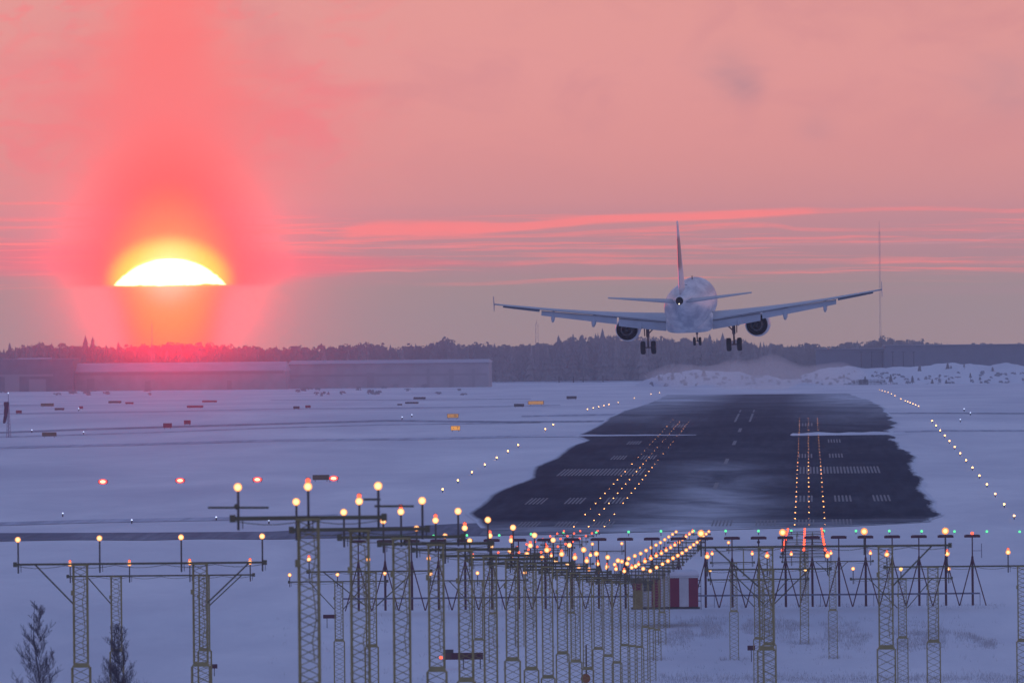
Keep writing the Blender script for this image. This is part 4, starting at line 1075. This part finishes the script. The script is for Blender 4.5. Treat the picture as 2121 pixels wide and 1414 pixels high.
hall('pale flat hall left of the smoky wood, right of the long low building', 596, 1012, 746, 4040, 40, m_wall2, 1.0, ((600, 1008, 776, 777),), ((760, 775, 5), (884, 890, 6), (930, 940, 6), (978, 984, 6)))
hall('long dark flat-roofed hall behind the snow bank at right', 1832, 2300, 713, 4300, 40, pmat('hall_wall_blue', (.15, .17, .22), .7, 0, .25, .3), .15, (), (), False)
hall('low dark hall between the wood and the right snow bank', 1690, 1832, 722, 4320, 30, pmat('hall_wall_blue', (.10, .12, .17)), .15, (), (), False)
# poles, fence, masts
for i in range(6):
    px = 1784 + i * 21.8; p0 = P(px, 757, 4080); h = P(px, 729, 4080).z - p0.z
    t = thing('lamp_pole', f'thin dark pole before the right hall, {ordw(i)} of six from the left', 'pole', tuple(p0), 'thin poles before the right hall')
    obj('pole', MB().tube((0, 0, -4), (0, 0, h), .16, .1, 6), m_dark, t); obj('lamp_head', MB().box((0, 0, h), (.9, .4, .2)), m_dark, t)
p0 = P(1765, 800, 3890); s = F / 3890
t = thing('blast_fence', 'dark slatted fence at the foot of the right snow bank', 'fence', tuple(p0))
for i in range(24):
    obj('slat', MB().box((i * 2.9 / s, 0, .8), (.16 if not 4 < i < 12 else .36, .1, 10 / s + 1.2)), m_sdark, t)
obj('rail', MB().box((11.5 * 2.9 / s, 0, 9 / s), (24 * 2.9 / s, .12, .12)), m_sdark, t)
def mast(label, px, ytop, ybot, d, wd, col):
    a, c = P(px, ytop, d), P(px, ybot, d); H = a.z - G(d); t = thing('radio_mast', label, 'mast', (a.x, d, G(d)))
    b = MB(); h = wd / 2
    for k in range(3):
        an = 2.1 * k; b.tube((h * math.cos(an), h * math.sin(an), 0), (h * math.cos(an) * .7, h * math.sin(an) * .7, H * .93), .05, n=4)
    n = int(H / 1.2)
    for k in range(n):
        an, an2 = 2.1 * (k % 3), 2.1 * ((k + 1) % 3); b.tube((h * math.cos(an), h * math.sin(an), k * H * .93 / n), (h * math.cos(an2), h * math.sin(an2), (k + 1) * H * .93 / n), .035, n=3)
    obj('lattice', b, col, t); obj('tip', MB().tube((0, 0, H * .92), (0, 0, H), .07, .04, 5), col, t); return t
mm = pmat('mast_grey', (.34, .29, .30), .6)
mast('very tall thin radio mast rising behind the right wing tip', 1821, 458, 700, 4700, .7, mm)
mast('short thin mast in the red glow below the sun', 314, 662, 700, 4440, .9, mm)
mast('pale tower with aerials rising from the wood left of the airliner', 1111, 660, 705, 4440, 1.5, mm)

# ------------------------------------------------------------------ bare trees in the foreground
m_twig = pmat('twig_dark', (.12, .11, .14), .9, 0, .3, 3)
def birch(label, px, ytop, d, spread, seed, upright):
    rg = random.Random(seed); base = P(px, 1400, d); z0 = G(d); H = P(px, ytop, d).z - z0
    t = thing('bare_birch', label, 'tree', (base.x, d, z0))
    tb = MB(); N = 14; pts = [Vector((.06 * math.sin(k * 1.3) * k / N * 3, 0.05 * math.cos(k), H * k / N)) for k in range(N + 1)]
    for k in range(N): tb.tube(pts[k], pts[k + 1], .09 * (1 - k / N) + .01, .09 * (1 - (k + 1) / N) + .008, 6)
    obj('trunk', tb, m_twig, t)
    cb = MB()
    def branch(p, dr, ln, r, lev):
        n = 4; q = p
        for k in range(n):
            dr = (dr + Vector((rg.uniform(-.16, .16), rg.uniform(-.16, .16), rg.uniform(-.02, .14)))).normalized()
            e = q + dr * ln / n; cb.tube(q, e, r * (1 - k / n * .7), r * (1 - (k + 1) / n * .7), 3, False)
            if lev < 3:
                for _ in range(2):
                    sd_ = Vector((rg.uniform(-1, 1), rg.uniform(-1, 1), rg.uniform(-.1, .8))).normalized()
                    branch(q + (e - q) * rg.random(), (dr * .9 + sd_ * .75).normalized(), ln * rg.uniform(.3, .5), max(.0022, r * .55), lev + 1)
            q = e
    nb = 120
    for i in range(nb):
        f = .42 + .57 * (i / nb) ** .9; a = rg.random() * 6.28; ln = spread * (1.0 - f) * 1.65 + .22
        branch(Vector((0, 0, H * f)), Vector((math.cos(a), math.sin(a), upright)).normalized(), ln * rg.uniform(.75, 1.15), .011 * (1.15 - f) + .003, 0)
    obj('crown', cb, m_twig, t)
birch('slender bare birch with fine twigs at the lower left corner', 80, 1243, 400, 2.3, 3, .75)
birch('bushy bare tree standing around the foot of a lattice tower at left', 246, 1293, 430, 3.0, 8, 1.2)

# dry grass and weeds poking through the snow
b = MB(); rg = random.Random(21)
def tuft(px, py, h):
    p = ground_at(px, py)
    for _ in range(3):
        x, y = p.x + rg.uniform(-.25, .25), p.y + rg.uniform(-.4, .4); z = gz(x, y); hh = h * rg.uniform(.5, 1.2); l = rg.uniform(-.15, .15)
        o = len(b.v); b.v += [(x - .012, y, z - .03), (x + .012, y, z - .03), (x + l, y + rg.uniform(-.05, .05), z + hh)]; b.f.append((o, o + 1, o + 2))
for _ in range(3600):
    px = rg.uniform(1380, 2060); c = 1310 + 14 * math.sin(px * .011) ; py = rg.gauss(c, 16)
    if px > 1960: py = rg.gauss(1292 + (px - 1960) * .45, 9)
    if nz2(px, py * 2.5, .014, 3.) > -.12 and 1278 < py < 1352: tuft(px, py, .32)
for _ in range(900): tuft(rg.uniform(1360, 2121), rg.gauss(1407, 5), .3)
for _ in range(500): tuft(rg.uniform(700, 2080), rg.gauss(1254, 2), .22)
for _ in range(350): tuft(rg.uniform(560, 2121), rg.uniform(1270, 1413), .25)
for _ in range(220):
    c = rg.choice(((1520, 1367), (1725, 1363), (1660, 1333), (1652, 1296), (1372, 1296), (1368, 1331), (1358, 1366))); tuft(rg.gauss(c[0], 17), rg.gauss(c[1], 1.5), .3)
gr_ = struct(obj('dry_grass', b, pmat('dry_stalk', (.40, .41, .45), .9)), 'stuff'); gr_['label'] = 'sparse dark weeds poking through the snow below the antennas'

# ------------------------------------------------------------------ haze: one closed box of thin frosty air
HZ = bpy.data.materials.new('frosty_air'); HZ.use_nodes = True; t = NT(HZ.node_tree); t.n.clear()
v1 = t.new('ShaderNodeVolumePrincipled'); v1.inputs['Color'].default_value = (.72, .80, .97, 1); v1.inputs['Density'].default_value = .80e-4; v1.inputs['Anisotropy'].default_value = 0.45
v2 = t.new('ShaderNodeVolumePrincipled'); v2.inputs['Color'].default_value = (.99, .99, .99, 1); v2.inputs['Density'].default_value = 1.3e-5; v2.inputs['Anisotropy'].default_value = .99996
ad = t.new('ShaderNodeAddShader'); t.l.new(v1.outputs[0], ad.inputs[0]); t.l.new(v2.outputs[0], ad.inputs[1])
ou = t.new('ShaderNodeOutputMaterial'); t.l.new(ad.outputs[0], ou.inputs['Volume'])
hz = obj('haze', MB().box((0, (-60 + 4850) / 2, (-18 + 50) / 2), (2400, 4910, 68)), HZ); struct(hz, 'stuff'); hz['label'] = 'thin frosty evening haze over the whole airfield'

# snow mist whirled up over the far end of the runway
mv = bpy.data.materials.new('snow_mist_air'); mv.use_nodes = True; t = NT(mv.node_tree); t.n.clear()
v = t.new('ShaderNodeVolumePrincipled'); v.inputs['Color'].default_value = (1, .92, .88, 1); v.inputs['Density'].default_value = 6e-3; v.inputs['Anisotropy'].default_value = .5
ou = t.new('ShaderNodeOutputMaterial'); t.l.new(v.outputs[0], ou.inputs['Volume'])
a, c = P(1330, 800, 3640), P(1800, 800, 3640); xm, xr = (a.x + c.x) / 2, (c.x - a.x) / 2
b = MB(); secs = []
for i in range(33):
    f = -1 + 2 * i / 32; k = math.sqrt(max(0.0004, 1 - f * f)); q = []
    hh = (3.2 + 2.6 * nz2(f * 3, 1, 1.1)) * k + .05; dp = 70 * k + .5
    for j in range(16):
        an = 2 * math.pi * j / 16; q.append((xm + xr * f, 3640 + dp * math.cos(an), G(3640) + 4.2 + hh * 1.3 * math.sin(an) * (1 + .25 * nz2(f * 5, j, .7, 3.))))
    secs.append(q)
b.loft(secs); mi = struct(obj('snow_mist', b, mv), 'stuff'); mi['label'] = 'pinkish mist of blown snow over the far end of the runway'
